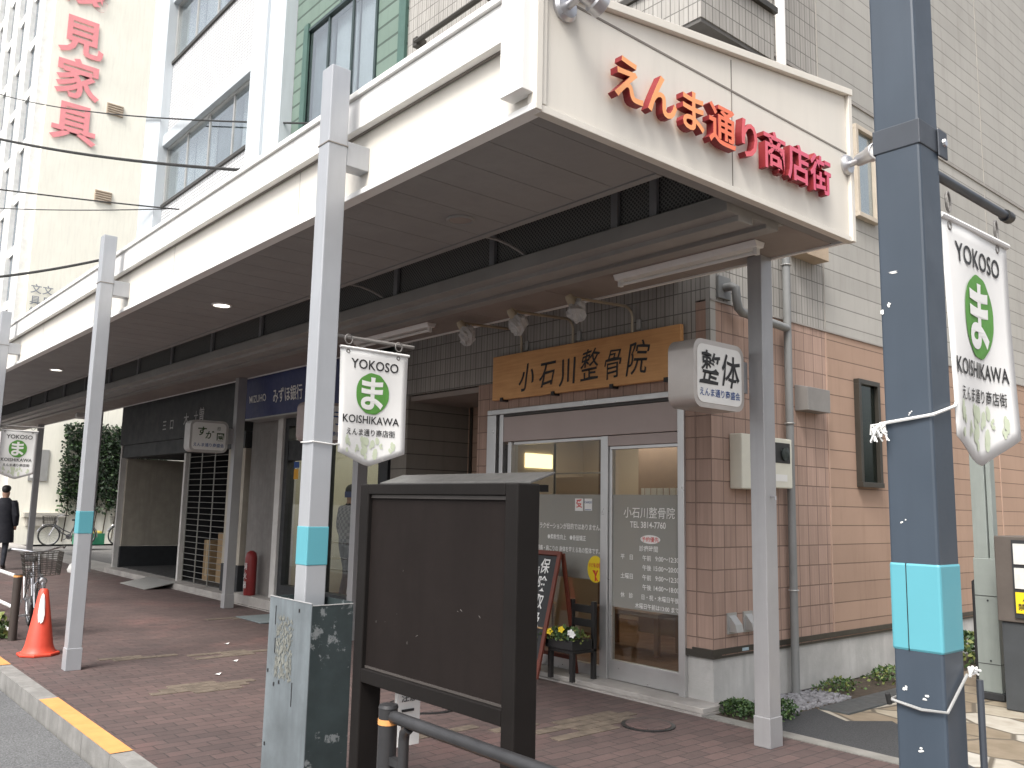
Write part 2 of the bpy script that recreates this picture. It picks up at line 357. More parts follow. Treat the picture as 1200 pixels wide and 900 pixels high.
    def text(s, t, O, U, V, size, bold=0., ext=0., align='c', shear=0., spacing=1., sx=1., mi=0, side=None, warp=None, res=3):
        vs, fs = text_mesh(t, bold, ext/size, spacing, res)
        U, V, O = Vector(U), Vector(V), Vector(O); N = U.cross(V)
        x0 = min(v.x for v in vs); x1 = max(v.x for v in vs)
        dx = {'c': (x0+x1)/2, 'l': x0, 'r': x1}[align]; o = len(s.v)
        for v in vs:
            p = O+U*((v.x-dx)*size*sx+v.y*size*shear)+V*(v.y*size)+N*(v.z*size)
            if warp: p = warp(p)
            s.v.append(p)
        for f in fs:
            s.f.append(tuple(i+o for i in f))
            if side is not None:
                nz = (s.v[f[1]+o]-s.v[f[0]+o]).cross(s.v[f[2]+o]-s.v[f[1]+o]).dot(N)
                flat = max(vs[i].z for i in f)-min(vs[i].z for i in f) < 1e-6
                s.m.append(mi if flat else side)
            else: s.m.append(mi)
        return s
    def build(s, name, mats, parent=None, origin=None, smooth=False, bevel=0., loc=None):
        off = ORIG[parent.name] if parent is not None else Vector(origin or (0, 0, 0))
        me = bpy.data.meshes.new(name); me.from_pydata([v-off for v in s.v], [], s.f)
        ms = mats if isinstance(mats, (list, tuple)) else [mats]
        for m in ms: me.materials.append(m)
        if len(ms) > 1: me.polygons.foreach_set('material_index', s.m)
        if smooth: me.polygons.foreach_set('use_smooth', [True]*len(me.polygons))
        me.update(); o = bpy.data.objects.new(name, me); C.objects.link(o)
        if smooth: 
            try: me.set_sharp_from_angle(angle=R(40))
            except Exception: pass
        if bevel:
            b = o.modifiers.new('bevel', 'BEVEL'); b.width = bevel; b.segments = 2; b.limit_method = 'ANGLE'; b.angle_limit = R(50)
        if parent is not None: o.parent = parent
        else: o.location = off
        ORIG[o.name] = off
        return o
def thing(name, label, cat, loc=(0, 0, 0), group=None):
    o = bpy.data.objects.new(name, None); C.objects.link(o); o.location = loc; o.empty_display_size = .1
    ORIG[o.name] = Vector(loc); return tag(o, label, cat, group)
def tag(o, label=None, cat=None, group=None, kind=None):
    if label: o['label'] = label
    if cat: o['category'] = cat
    if group: o['group'] = group
    if kind: o['kind'] = kind
    return o
def struct(o): o['kind'] = 'structure'; return o
def children(o): return [c for c in bpy.data.objects if c.parent == o]
def copy_tree(o, parent=None):
    kids = children(o); c = o.copy(); C.objects.link(c); c.parent = parent
    ORIG[c.name] = ORIG[o.name]
    for k in kids: copy_tree(k, c)
    return c
def parts(name, mat, parent, boxes, **kw):
    for b_ in boxes: MB().box(*b_).build(name, mat, parent, **kw)
X, Y, Z = (1, 0, 0), (0, 1, 0), (0, 0, 1)
def rrect(y0, y1, z0, z1, r, n=5):
    out = []
    for (cy_, cz, a0) in ((y1-r, z1-r, 0), (y0+r, z1-r, 90), (y0+r, z0+r, 180), (y1-r, z0+r, 270)):
        out += [(cy_+r*math.cos(R(a0+90*k/n)), cz+r*math.sin(R(a0+90*k/n))) for k in range(n+1)]
    return out

# ------------------------------------------------------------------ ground
struct(MB().box(-400, 400, -400, 400, -.30, -.16).build('ground', ground_m))
struct(MB().box(-150, 60, -9, 1.80, -.156, -.13).build('road', road_m))
sw = MB(); sw.box(-36, 25, 1.968, 5.72, -.15, 0); struct(sw.build('sidewalk', paver_m))
k = MB(); mi = 0
xs = -60.0; segs = []
edges = [-60, -13.2, -9.53, -7.79, -5.93, -3.5, -1.6, 25]     # grey and orange stretches alternate
cols = [0, 1, 0, 1, 0, 1, 0]
for i in range(7):
    a, b = edges[i], edges[i+1]; n = max(1, round((b-a)/.6))
    for j in range(n):
        x0 = a+(b-a)*j/n; x1 = a+(b-a)*(j+1)/n
        k.box(x0+.003, x1-.003, 1.82, 1.964, -.16, .004, 0)
        if cols[i]: k.quad((x0, 1.823, .008), (x1, 1.823, .008), (x1, 1.962, .008), (x0, 1.962, .008), 1)
struct(k.build('kerb', [M('kerb_stone', (.225, .22, .21), .9, var=.3, scale=5, streak=.25, bmp=.3), orange_m]))
b = MB(); b.box(-4.33, 25, 5.724, 5.86, -.15, .006)
struct(b.build('paving_border', border_concrete))
struct(MB().box(-3.98, 25, 5.864, 30, -.15, -.006).build('alley_paving', flag_m))
struct(MB().prism([(-3.97, 5.87), (-2.2, 5.87), (-2.75, 6.28), (-3.38, 6.85), (-3.60, 6.55), (-3.97, 6.75)], 'z', -.002, .002).build('asphalt_patch', patch_m))
struct(MB().box(-4.43, -3.985, 5.864, 30, -.15, -.004).build('planting_strip', soil))
struct(MB().box(-36, -4.35, 5.724, 6.5, -.15, .012).build('shop_footing', step_concrete))
# pale replacement pavers
pp = MB()
def pale(cx, cy, rows):
    for i, (y0, y1) in enumerate(rows):
        x = cx+(i-len(rows)/2)*.105
        n0 = round(y0/.21); 
        for j in range(n0, round(y1/.21)):
            yy = cy+j*.21+(.105 if i % 2 else 0); pp.box(x+.003, x+.102, yy+.003, yy+.207, -.01, .005)
pale(-7.55, 3.0, [(-.2, .3), (-.5, .4), (-.4, .5), (-.2, .2)])
pale(-9.0, 3.9, [(-.4, .2), (-.2, .4), (-.4, .3)])
pale(-9.3, 2.9, [(-.3, .2), (-.2, .5)])
pale(-11.6, 5.1, [(-.4, .4), (-.2, .3)])
pale(-4.75, 4.75, [(-.6, -.2), (-.2, .4), (-.4, .6), (-.2, .4), (-.4, .2)])
pale(-5.2, 3.6, [(-.3, .3), (-.2, .4)])
struct(pp.build('pale_pavers', pale_paver))
def manhole(x, y, r, label):
    t = thing('manhole_cover', label, 'manhole cover', (x, y, 0), 'manhole covers in the brick pavement')
    MB().lathe((x, y, 0), [(r, -.01), (r, .009), (r-.025, .009)], n=40).build('rim', black_m, t)
    m = MB().lathe((x, y, 0), [(r-.03, -.01), (r-.03, .012), (r-.04, .013)], n=40)
    m.build('lid', paver_m, t)
manhole(-4.42, 5.18, .20, 'round manhole with black rim near the clinic door step')
manhole(-5.9, 4.2, .30, 'larger round manhole behind the dark notice board')

# ------------------------------------------------------------------ arcade canopy
XR, XL = -2.86, -29.0
YF, YB = 2.55, 5.52
ar = thing('arcade_canopy', 'long cream metal arcade canopy roof over the pavement with red shop street lettering', 'canopy', (XR, YF, 3.44))
m = MB()
m.box(XL, XR-.02, YF+.02, YF+.06, 3.475, 3.835)
m.build('lower_fascia', cream_metal, ar)
m = MB()
for i in range(22):
    x1 = XR-.03-i*1.2; x0 = x1-1.2
    m.box(max(x0, XL)+.002, x1-.002, YF-.045, YF+.055, 3.842, 4.045)
m.build('upper_fascia', white_metal, ar, bevel=.004)
m = MB().box(XL, XR, YF-.065, YF+.08, 4.049, 4.085); m.build('fascia_coping', white_metal, ar, bevel=.003)
m = MB().box(XL, XR+.002, YF-.01, YF+.07, 3.438, 3.472); m.build('fascia_trim', white_metal, ar, bevel=.003)
m = MB()
for i in range(1, 22): (MB().box(XR-.03-i*2.4-.0015, XR-.03-i*2.4+.0015, YF+.0185, YF+.03, 3.48, 3.832).build('panel_joint', groove, ar) if i < 11 else None)
m.box(XL, XR-.03, YF-.0, YF+.02, 3.8365, 3.8405)
m.build('fascia_groove', groove, ar)
m = MB().box(XR-.175, XR-.012, YF-.075, YF+.012, 3.525, 4.10); m.build('corner_box', white_metal, ar, bevel=.003)
# end panel (trapezoid) with seams and trims
m = MB(); top = lambda y: 4.09+(y-YF)*.148
m.prism([(YF+.075, 3.48), (YB-.05, 3.48), (YB-.05, top(YB-.05)-.03), (YF+.075, top(YF+.075)-.03)], 'x', XR-.06, XR-.012)
m.build('end_panel', cream_metal, ar)
m = MB()
m.prism([(YF-.005, 3.44), (YF+.035, 3.44), (YF+.035, top(YF)), (YF-.005, top(YF))], 'x', XR-.05, XR+.012)
m.prism([(YF+.04, 3.48), (YF+.07, 3.48), (YF+.07, top(YF)), (YF+.04, top(YF))], 'x', XR-.05, XR+.002)
m.prism([(YB-.045, 3.44), (YB, 3.44), (YB, top(YB)+.01), (YB-.045, top(YB)+.01)], 'x', XR-.05, XR+.014)
m.prism([(YF+.036, 3.437), (YB-.047, 3.437), (YB-.047, 3.474), (YF+.036, 3.474)], 'x', XR-.05, XR+.004)
m.prism([(YF, top(YF)-.025), (YB, top(YB)-.025), (YB, top(YB)+.022), (YF, top(YF)+.022)], 'x', XR-.3, XR+.022)
m.build('end_trim', cream_metal, ar, bevel=.003)
m = MB()
m.box(XR-.02, XR-.009, YF+.075, YB-.05, 4.068, 4.08); m.box(XR-.02, XR-.0095, 4.12, 4.127, 3.48, 4.27)
m.box(XR-.02, XR-.0098, YF+.075, YB-.05, 3.476, 3.482)
m.build('end_seams', groove, ar)
# soffit boards
m = MB(); p = .316
n = int((XR-.18-XL)/p)
for i in range(n):
    x1 = XR-.16-i*p; m.box(x1-p+.003, x1-.003, YF+.075, 3.60, 3.462, 3.475)
m.box(XL, XR-.16, 3.606, 3.66, 3.455, 3.475)
m.box(XR-.156, XR-.053, YF+.075, YB-.05, 3.46, 3.475)
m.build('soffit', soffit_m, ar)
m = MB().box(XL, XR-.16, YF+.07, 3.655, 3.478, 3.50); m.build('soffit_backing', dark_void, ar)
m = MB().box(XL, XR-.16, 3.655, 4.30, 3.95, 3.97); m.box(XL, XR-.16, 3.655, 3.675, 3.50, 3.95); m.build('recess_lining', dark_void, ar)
m = MB().box(XL, XR-.16, 4.345, 4.365, 3.50, 3.95); m.box(XR-.165, XR-.16, 3.68, 4.345, 3.476, 3.95); m.build('mesh_grille', grille_m, ar)
for x in (-3.63, -3.98, -5.33, -6.76, -8.2, -9.7, -11.2, -12.7, -14.2, -15.7, -17.2, -18.7, -20.2, -21.7):
    MB().box(x-.03, x+.03, 4.305, 4.335, 3.43, 3.955).build('strut', post_in, ar)
m = MB().prism([(4.28, 3.41), (4.28, 3.52), (4.36, 3.56), (4.90, 3.56), (4.90, 3.455), (4.84, 3.455), (4.84, 3.405), (4.70, 3.395), (4.70, 3.425), (4.55, 3.425), (4.55, 3.375), (4.40, 3.375), (4.40, 3.41)], 'x', XL, XR-.165)
m.build('gutter_beam', beam_m, ar, bevel=.004)
for (x0, x1) in ((-5.15, -4.1), (-7.2, -6.1)):
    c = [Vector((x0+(x1-x0)*t*.22, 3.66+t*.70, 3.52+.12*math.sin(math.pi*min(1, t)))) for t in [i/8 for i in range(9)]]
    MB().tube(c, .012, 6).build('conduit', beam_m, ar)
m = MB()
for i in range(22):
    x1 = XR-.16-i*1.2; m.box(x1-1.2+.003, x1-.003, 4.905, 5.50, 3.462, 3.476)
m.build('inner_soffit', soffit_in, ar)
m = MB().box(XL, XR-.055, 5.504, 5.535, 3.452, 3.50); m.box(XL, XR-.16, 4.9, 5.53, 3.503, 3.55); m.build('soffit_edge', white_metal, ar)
m = MB().prism([(YF+.05, 4.055), (YB+.05, top(YB)-.03), (YB+.05, top(YB)+.012), (YF+.05, 4.08)], 'x', XL, XR-.065)
m.box(XL, XR-.065, YB-.002, YB+.04, 3.55, top(YB)-.02)
m.build('roof_sheet', roof_m, ar)
m = MB().box(XL, -4.75, YB+.045, 5.985, 3.62, 3.66); m.build('wall_flashing', groove, ar)
m = MB().box(XL-.05, XL, YF-.05, YB, 3.44, 4.3); m.build('far_end_panel', cream_metal, ar)
chars = 'えんま通り商店街'
for i, ch in enumerate(chars):
    yc = 3.145+i*.2655
    m = MB().text(ch, (XR+.03, yc, 3.676), Y, Z, .262, .017, .024, mi=0, side=1)
    m.build('letter', [letter_ms[i], letter_side], ar)

# ------------------------------------------------------------------ lamps on the canopy
def downlight(x, y, lit, label):
    t = thing('downlight', label, 'downlight', (x, y, 3.46), 'downlights in the arcade soffit')
    MB().ring((x, y, 3.457), .085, .012, Z, 28, 6).build('trim_ring', white_metal if lit else soffit_m, t, smooth=True)
    MB().lathe((x, y, 3.4555), [(.078, 0), (.078, .003)], n=28).build('lens', lit_down if lit else soffit_in, t)
downlight(-4.42, 3.30, False, 'unlit round downlight in the soffit nearest the red lettering')
downlight(-8.05, 3.17, True, 'lit round downlight in the soffit between the two nearest grey posts')
downlight(-14.1, 3.12, True, 'small lit downlight at the far end of the dark soffit')
def fluor(x0, x1, label):
    t = thing('fluorescent_batten', label, 'light fitting', (x0, 5.08, 3.46), 'fluorescent battens under the inner soffit')
    m = MB().prism([(5.02, 3.46), (5.14, 3.46), (5.12, 3.415), (5.04, 3.415)], 'x', x0, x1); m.build('housing', white_metal, t, bevel=.003)
    MB().tube([(x0+.05, 5.08, 3.385), (x1-.05, 5.08, 3.385)], .015, 10).build('fluorescent_tube', white_p, t, smooth=True)
    for x in (x0+.03, x1-.03): MB().box(x-.015, x+.015, 5.06, 5.10, 3.365, 3.418).build('lamp_holder', white_p, t, bevel=.003)
fluor(-4.65, -3.32, 'white fluorescent batten above the hanging sign box at the arcade end')
fluor(-8.75, -7.25, 'fluorescent batten left of the bagged spotlights, partly behind a banner')
def flood(y, z, dirv, label):
    t = thing('floodlight', label, 'floodlight', (XR, y, z), 'silver floodlights on the arcade end panel')
    MB().lathe((XR-.012, y, z), [(.075, 0), (.075, .014), (.06, .03), (.02, .034)], X, 28).build('mount_plate', silver, t, smooth=True)
    d = Vector(dirv).normalized(); c = Vector((XR+.13, y, z+.02))
    MB().tube([(XR+.02, y, z), (XR+.07, y, z+.005), c-d*.02], [.022, .02, .024], 10).build('swivel_arm', silver, t, smooth=True)
    h = MB().lathe(c, [(.02, -.085), (.042, -.075), (.046, -.02), (.048, .05), (.058, .06), (.060, .115), (.055, .118), (.05, .10)], d, 24); h.build('lamp_head', silver, t, smooth=True)
    MB().lathe(c, [(.05, .101), (.03, .108)], d, 24).build('lens', white_p, t)
flood(2.74, 4.03, (.10, .95, -.35), 'silver floodlight at the top left corner of the sign panel')
flood(5.46, 3.985, (.75, -.40, -.05), 'silver floodlight at the right end after the last red character')

# ------------------------------------------------------------------ arcade posts
def outer_post(x, label, rod=True):
    t = thing('arcade_post', label, 'post', (x, 2.29, 0), 'square grey posts along the kerb')
    a, b, c, d = x, x+.125, 2.29, 2.415
    MB().box(a, b, c, d, 0, 4.17).build('shaft', post_m, t, bevel=.006)
    MB().box(a-.006, b+.006, c-.006, d+.006, 0, .20).build('base_sleeve', post_m, t, bevel=.004)
    MB().box(a-.0025, b+.0025, c-.0025, d+.0025, 1.25, 1.462).build('cyan_band', band_m, t, bevel=.005)
    MB().box(a-.004, b+.004, c-.004, d+.004, 3.685, 3.692).build('joint_collar', groove, t)
    MB().box(a+.01, b-.005, d, YF+.02, 3.575, 3.725).build('roof_bracket', post_m, t, bevel=.004)
    if rod: MB().tube([(a+.06, d-.01, 2.56), (a+.06, 2.98, 2.56)], .012, 8).build('banner_rod', grey_p, t, smooth=True)
    return t
p1 = outer_post(-4.5, 'nearest grey post, rising out of the worn steel cover behind the notice board')
p2 = outer_post(-9.05, 'grey post standing beside the orange traffic cone', rod=False)
p3 = outer_post(-13.9, 'grey post cut off by the left edge of the photo')
def inner_post(x, label, y=5.36):
    t = thing('inner_post', label, 'post', (x, y, 0), 'grey inner posts along the shopfronts')
    MB().box(x, x+.12, y, y+.14, 0, 3.46).build('shaft', post_in, t, bevel=.005)
    MB().box(x-.006, x+.126, y-.006, y+.146, 0, .20).build('base_sleeve', post_in, t, bevel=.004)
    return t
ip = inner_post(-3.62, 'grey inner post at the clinic corner carrying the white hanging sign')
MB().tube([(-3.5, 5.42, 1.70), (-3.455, 5.42, 1.70), (-3.455, 5.42, 1.675)], .006, 6).build('hook', silver, ip)
inner_post(-9.2, 'grey inner post seen behind the green and white banner and the board')
inner_post(-12.85, 'grey inner post left of the navy bank sign')
ip5 = inner_post(-20.35, 'grey inner post by the clipped ivy with a white bag at its foot')
inner_post(-25.65, 'farthest grey inner post behind the small banner at left')
sc_ = thing('security_camera', 'small white security camera high on the far inner post', 'camera', (-20.3, 5.3, 3.3))
MB().obox((-20.2, 5.1, 3.32), (.06, .0, .02), (0, .16, .0), (-.015, 0, .05)).build('housing', white_p, sc_, bevel=.01)
MB().tube([(-20.28, 5.36, 3.30), (-20.22, 5.2, 3.29)], .02, 6).build('bracket', white_p, sc_)
wb = MB().lathe((-20.26, 5.20, 0), [(.13, .0), (.15, .06), (.11, .16), (.04, .22)], n=10); tag(wb.build('plastic_bag', white_p, origin=(-20.26, 5.20, 0), smooth=True), 'white plastic bag at the foot of the far inner post', 'bag')

# blue post
bp = thing('banner_post', 'tall dark slate blue square post in the right foreground', 'post', (-1.1, 2.25, 0))
a, b, c, d = -1.1, -.975, 2.25, 2.37
MB().box(a, b, c, d, 0, 4.3).build('shaft', blue_m, bp, bevel=.007)
MB().box(a-.0025, b+.0025, c-.0025, d+.0025, 1.255, 1.476).build('cyan_band', band_m, bp, bevel=.007)
MB().box(a+.041, a+.043, c-.0035, c, 1.256, 1.475).build('band_seam', black_m, bp)
MB().box(a-.003, b+.003, c-.003, d+.003, 2.585, 2.655).build('clamp', navy_m, bp, bevel=.003)
cl = MB().box(b+.004, b+.010, d-.02, d+.035, 2.575, 2.655); cl.build('clamp_plate', navy_m, bp, bevel=.004)
MB().lathe((b+.010, d+.012, 2.62), [(.012, 0), (.010, .006)], X, 8).build('bolt', chrome, bp)
MB().tube([(b-.01, d-.01, 2.53), (b-.01, 2.87, 2.53)], .013, 10).build('banner_rod', navy_m, bp, smooth=True)
MB().lathe((b-.01, 2.87, 2.53), [(.019, -.02), (.019, .02)], Y, 12).build('rod_cap', black_m, bp, smooth=True)
ch = MB()
for (px, pz, w, h) in ((-1.075, 2.16, .012, .014), (-1.062, 2.245, .03, .005), (-1.072, 1.16, .010, .012), (-1.02, 1.148, .016, .008), (-1.03, 1.86, .007, .007), (-1.098, 2.14, .012, .02), (-1.06, 1.58, .006, .006), (-1.04, 1.02, .012, .008)):
    for q in range(3):
        ax = px+rnd.uniform(-.006, .006); az = pz+rnd.uniform(-.006, .006); pts = []
        for kq in range(7):
            an = kq*math.tau/7; rr = rnd.uniform(.5, 1.1); pts.append((ax+w*.42*rr*math.cos(an), az+h*.42*rr*math.sin(an)))
        pts = [(min(max(u, a+.001), b-.008), v) for u, v in pts]
        ch.add([(u, c-.0012-q*.0003, v) for u, v in pts], [tuple(range(7))])
ch.build('paint_chip', white_p, bp)

# ------------------------------------------------------------------ banners
def banner(x, y0, z0, label, tilt=0., tie_post=None, tie_z=None, tie_r=None):
    t = thing('street_banner', label, 'banner', (x, y0, z0), 'green and white shopping street banners')
    Wd = .47
    def wave(p):
        u = (p.y-y0)/Wd; v = (z0-p.z)/.68
        return Vector((p.x+.012*math.sin(u*5.5+v*2.2)*(0.25+v), p.y-.012*math.sin(math.pi*u)*0-.02*v*(u-.4), p.z-tilt*(p.y-y0)))
    nx, nz = 12, 16; vs = []; fs = []
    for j in range(nz+1):
        for i in range(nx+1):
            u = i/nx; low = .60 if abs(u-.48) > .481 else .60+.085*(1-abs(u-.48)/.52)
            v = j/nz*low
            vs.append(wave(Vector((x, y0+u*Wd, z0-v))))
    for j in range(nz):
        for i in range(nx):
            q = j*(nx+1)+i; fs.append((q, q+nx+1, q+nx+2, q+1))
    cl = MB().add(vs, fs).build('cloth', cloth, t, smooth=True)
    sm = cl.modifiers.new('thickness', 'SOLIDIFY'); sm.thickness = .002; sm.offset = -1
    hem = MB().tube([wave(Vector((x+.002, y0-.004, z0+.002))), wave(Vector((x+.002, y0+Wd+.004, z0+.002)))], .009, 8); hem.build('top_hem', cloth, t, smooth=True)
    E = .0026; yc = y0+.225
    lg = MB(); N = 48
    lg.add([wave(Vector((x+E, yc+.003+(.118+.002*math.sin(7*k))*math.cos(k*math.tau/N), z0-.255+(.122+.002*math.sin(5*k))*math.sin(k*math.tau/N)))) for k in range(N)], [tuple(range(N))])
    lo = lg.build('logo_disc', logo_green, t)
    lm = MB().text('ま', (x+E+.0012, yc+.002, z0-.335), Y, Z, .215, .030, warp=wave, res=5); lm.build('logo_character', white_txt, lo)
    MB().text('YOKOSO', (x+E, yc+.012, z0-.113), Y, Z, .079, .012, warp=wave, spacing=1.02).build('top_lettering', black_txt, t)
    MB().text('KOISHIKAWA', (x+E, yc, z0-.433), Y, Z, .064, .012, warp=wave, spacing=1.02).build('middle_lettering', black_txt, t)
    MB().text('えんま通り商店街', (x+E, yc+.002, z0-.502), Y, Z, .044, .010, warp=wave).build('lower_lettering', black_txt, t)
    lf = MB(); rr = random.Random(3)
    for (dy, h, w, zb) in ((-.155, .09, .030, -.60), (-.04, .13, .05, -.645), (.035, .13, .05, -.645), (.155, .09, .03, -.60), (-.085, .05, .022, -.60), (.085, .03, .018, -.575)):
        for q in range(9):
            cy0 = yc+dy+rr.uniform(-.5, .5)*w; cz0 = z0+zb+rr.uniform(.05, .95)*h; rs = w*rr.uniform(.18, .34)
            lf.add([wave(Vector((x+E+.0001*q-.0006, cy0+rs*math.cos(kk*math.tau/8), cz0+1.5*rs*math.sin(kk*math.tau/8)))) for kk in range(8)], [tuple(range(8))])
    lf.build('leaf_print', pale_green, t)
    for dy in (.05, .40):
        q = wave(Vector((x, y0+dy, z0-.02)))
        MB().ring((q.x, q.y, z0+.05), .028, .0035, (1, .2, 0), 14, 5).ring((q.x, q.y, q.z), .010, .0035, X, 12, 5).build('tie_loop', grey_p, t)
    return t
b1 = banner(-4.395, 2.445, 2.49, 'green and white banner hanging from the nearest grey post, left of the board')
b2 = banner(-.982, 2.375, 2.415, 'green and white banner hanging from the slate blue post at right', tilt=-.02)
b3 = banner(-13.84, 2.44, 2.50, 'small distant green and white banner at the left edge')
def cord(name, pts, r, m, label, group=None):
    o = MB().tube(pts, r, 6).build(name, m, origin=pts[0], smooth=True); return tag(o, label, 'cord', group)
w = []
t = bp
MB().tube([(-1.106, 2.30, 1.835), (-1.108, 2.242, 1.836), (-1.03, 2.243, 1.845), (-.968, 2.244, 1.853), (-.967, 2.37, 1.885), (-.975, 2.40, 1.90)], .0045, 6).build('cord', white_p, t, smooth=True)
fr = MB()
for i in range(22):
    a0 = Vector((-1.100+rnd.uniform(-.01, .01), 2.235, 1.835)); fr.tube([a0, a0+Vector((rnd.uniform(-.02, .012), rnd.uniform(-.02, 0), rnd.uniform(-.003, -.02))), a0+Vector((rnd.uniform(-.03, .02), rnd.uniform(-.02, 0), rnd.uniform(-.02, -.05)))], .0025, 4)
fr.build('frayed_knot', white_p, t)
t = bp
MB().tube([(-1.108, 2.30, 1.135), (-1.108, 2.243, 1.13), (-1.03, 2.242, 1.118), (-.968, 2.243, 1.122), (-.966, 2.36, 1.20)], .004, 6).build('wire', alu_dull, t, smooth=True)
fr = MB()
for i in range(16):
    a0 = Vector((-.962, 2.37, 1.20)); q = Vector((rnd.uniform(-.01, .02), rnd.uniform(-.005, .035), rnd.uniform(-.012, .03))); fr.tube([a0, a0+q*.5+Vector((0, 0, .005)), a0+q*.8], .0035, 4)
fr.build('knot', white_p, t)
MB().tube([(-1.113, 2.245, 1.118), (-1.113, 2.235, 1.145)], .007, 6).build('twist', rubber, t)
tag(MB().tube([(-.952, 2.40, 0), (-.952, 2.40, 1.185)], .009, 8).build('stake', navy_m, origin=(-.952, 2.40, 0)), 'thin dark stake right behind the slate blue post', 'stake')
t = p1
MB().tube([(-4.505, 2.40, 1.93), (-4.507, 2.285, 1.93), (-4.44, 2.283, 1.927), (-4.368, 2.284, 1.93), (-4.367, 2.42, 1.92), (-4.39, 2.47, 1.93)], .004, 6).build('cord', white_p, t, smooth=True)

# ------------------------------------------------------------------ clinic building
cb = thing('clinic_building', 'corner clinic building with pink tile ground floor and grey tile above', 'building', (-4.43, 6, 0))
TOP = 13.0; XC = -4.43; XW = -9.35; YE = 18.0
DL, DR = -7.40, -4.70     # door opening
# front wall, pieces round the door and the recess
m = MB()
m.box(-7.60, DL, 6.0, 6.2, .05, 2.93); m.box(DL, DR, 6.0, 6.2, 2.63, 2.93); m.box(DR, XC-.153, 6.0, 6.2, .41, 2.72)
m.build('front_tiles', pink_tile, cb)
m = MB(); m.box(DR, XC-.153, 6.0, 6.2, 2.724, 2.93); m.box(XW, XC-.153, 6.0, 6.2, 2.934, TOP); m.build('front_upper_tiles', grey_tile, cb)
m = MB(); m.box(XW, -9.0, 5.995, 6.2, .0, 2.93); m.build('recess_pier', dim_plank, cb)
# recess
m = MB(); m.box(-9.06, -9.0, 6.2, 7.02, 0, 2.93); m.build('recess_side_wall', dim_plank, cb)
m = MB(); m.box(-9.0, -7.60, 6.95, 7.02, 0, 2.93); m.build('recess_back_wall', pink_plank, cb)
m = MB(); m.box(-7.60, -7.5, 6.2, 7.02, 0, 2.93); m.build('recess_inner_wall', pink_plank, cb)
m = MB(); m.box(-9.0, -7.6, 6.03, 6.95, 2.86, 2.92); m.build('recess_ceiling', soffit_in, cb)
parts('recess_door', bronze, cb, [(-8.95, -8.90, 6.95, 6.93, 0, 2.86), (-8.6, -7.9, 6.90, 6.948, .05, 2.1)])
# side wall: vertical tiles to y=7.9, planks beyond
m = MB(); m.box(XC-.15, XC, 6.0, 7.885, .41, 3.385); m.build('side_tiles', pink_tile, cb)
m = MB(); m.box(XC-.15, XC, 7.90, YE, .41, 3.385); m.build('side_planks', pink_plank, cb)
m = MB(); m.box(XC-.15, XC, 6.0, 7.885, 3.40, TOP); m.build('side_upper_tiles', grey_tile, cb)
m = MB(); m.box(XC-.15, XC, 7.90, YE, 3.40, TOP); m.build('side_upper_planks', grey_plank, cb)
m = MB(); m.box(XC-.04, XC+.004, 5.996, 6.075, 2.70, TOP); m.build('corner_trim', grey_plank, cb)
parts('pink_joint', M('pink_sealant', (.42, .29, .225), .7), cb, [(XC-.02, XC+.006, y-.011, y+.011, .42, 3.384) for y in (7.8925, 12.15, 16.4)])
parts('grey_joint', M('grey_sealant', (.36, .34, .31), .7), cb, [(XC-.02, XC+.006, y-.009, y+.009, 3.40, TOP) for y in (7.8925, 9.33, 12.15, 16.4)])
m = MB(); m.box(XC-.02, XC+.012, 6.0, YE, 3.385, 3.40); m.box(XC-.02, XC+.014, 6.0, YE, 6.02, 6.05); m.build('belt_strip', M('belt_strip', (.30, .28, .26), .6), cb)
m = MB(); m.box(XC-.2, XC+.006, 5.988, YE, .395, .413); m.box(XC-.2, XC+.012, 5.98, YE, .425, .47); m.box(DR, XC+.01, 5.985, 6.1, .396, .45); m.build('flashing', bronze, cb)
parts('plinth', concrete, cb, [(XC-.2, XC-.012, 6.012, YE, 0, .393), (DR+.0, XC-.2, 6.012, 6.2, 0, .393)])
# overhanging balcony at the corner
parts('balcony_parapet', grey_tile, cb, [(-6.9, -4.19, 5.60, 5.72, 5.74, 6.2), (-4.31, -4.19, 5.72, 6.70, 5.74, 6.2)])
m = MB(); m.box(-6.9, -4.20, 5.61, 6.69, 5.70, 5.735); m.build('balcony_floor', M('balcony_soffit', (.10, .095, .09), .8), cb)
parts('balcony_coping', bronze, cb, [(-6.9, -4.15, 5.57, 5.75, 6.204, 6.26), (-4.34, -4.15, 5.75, 6.72, 6.204, 6.26)])
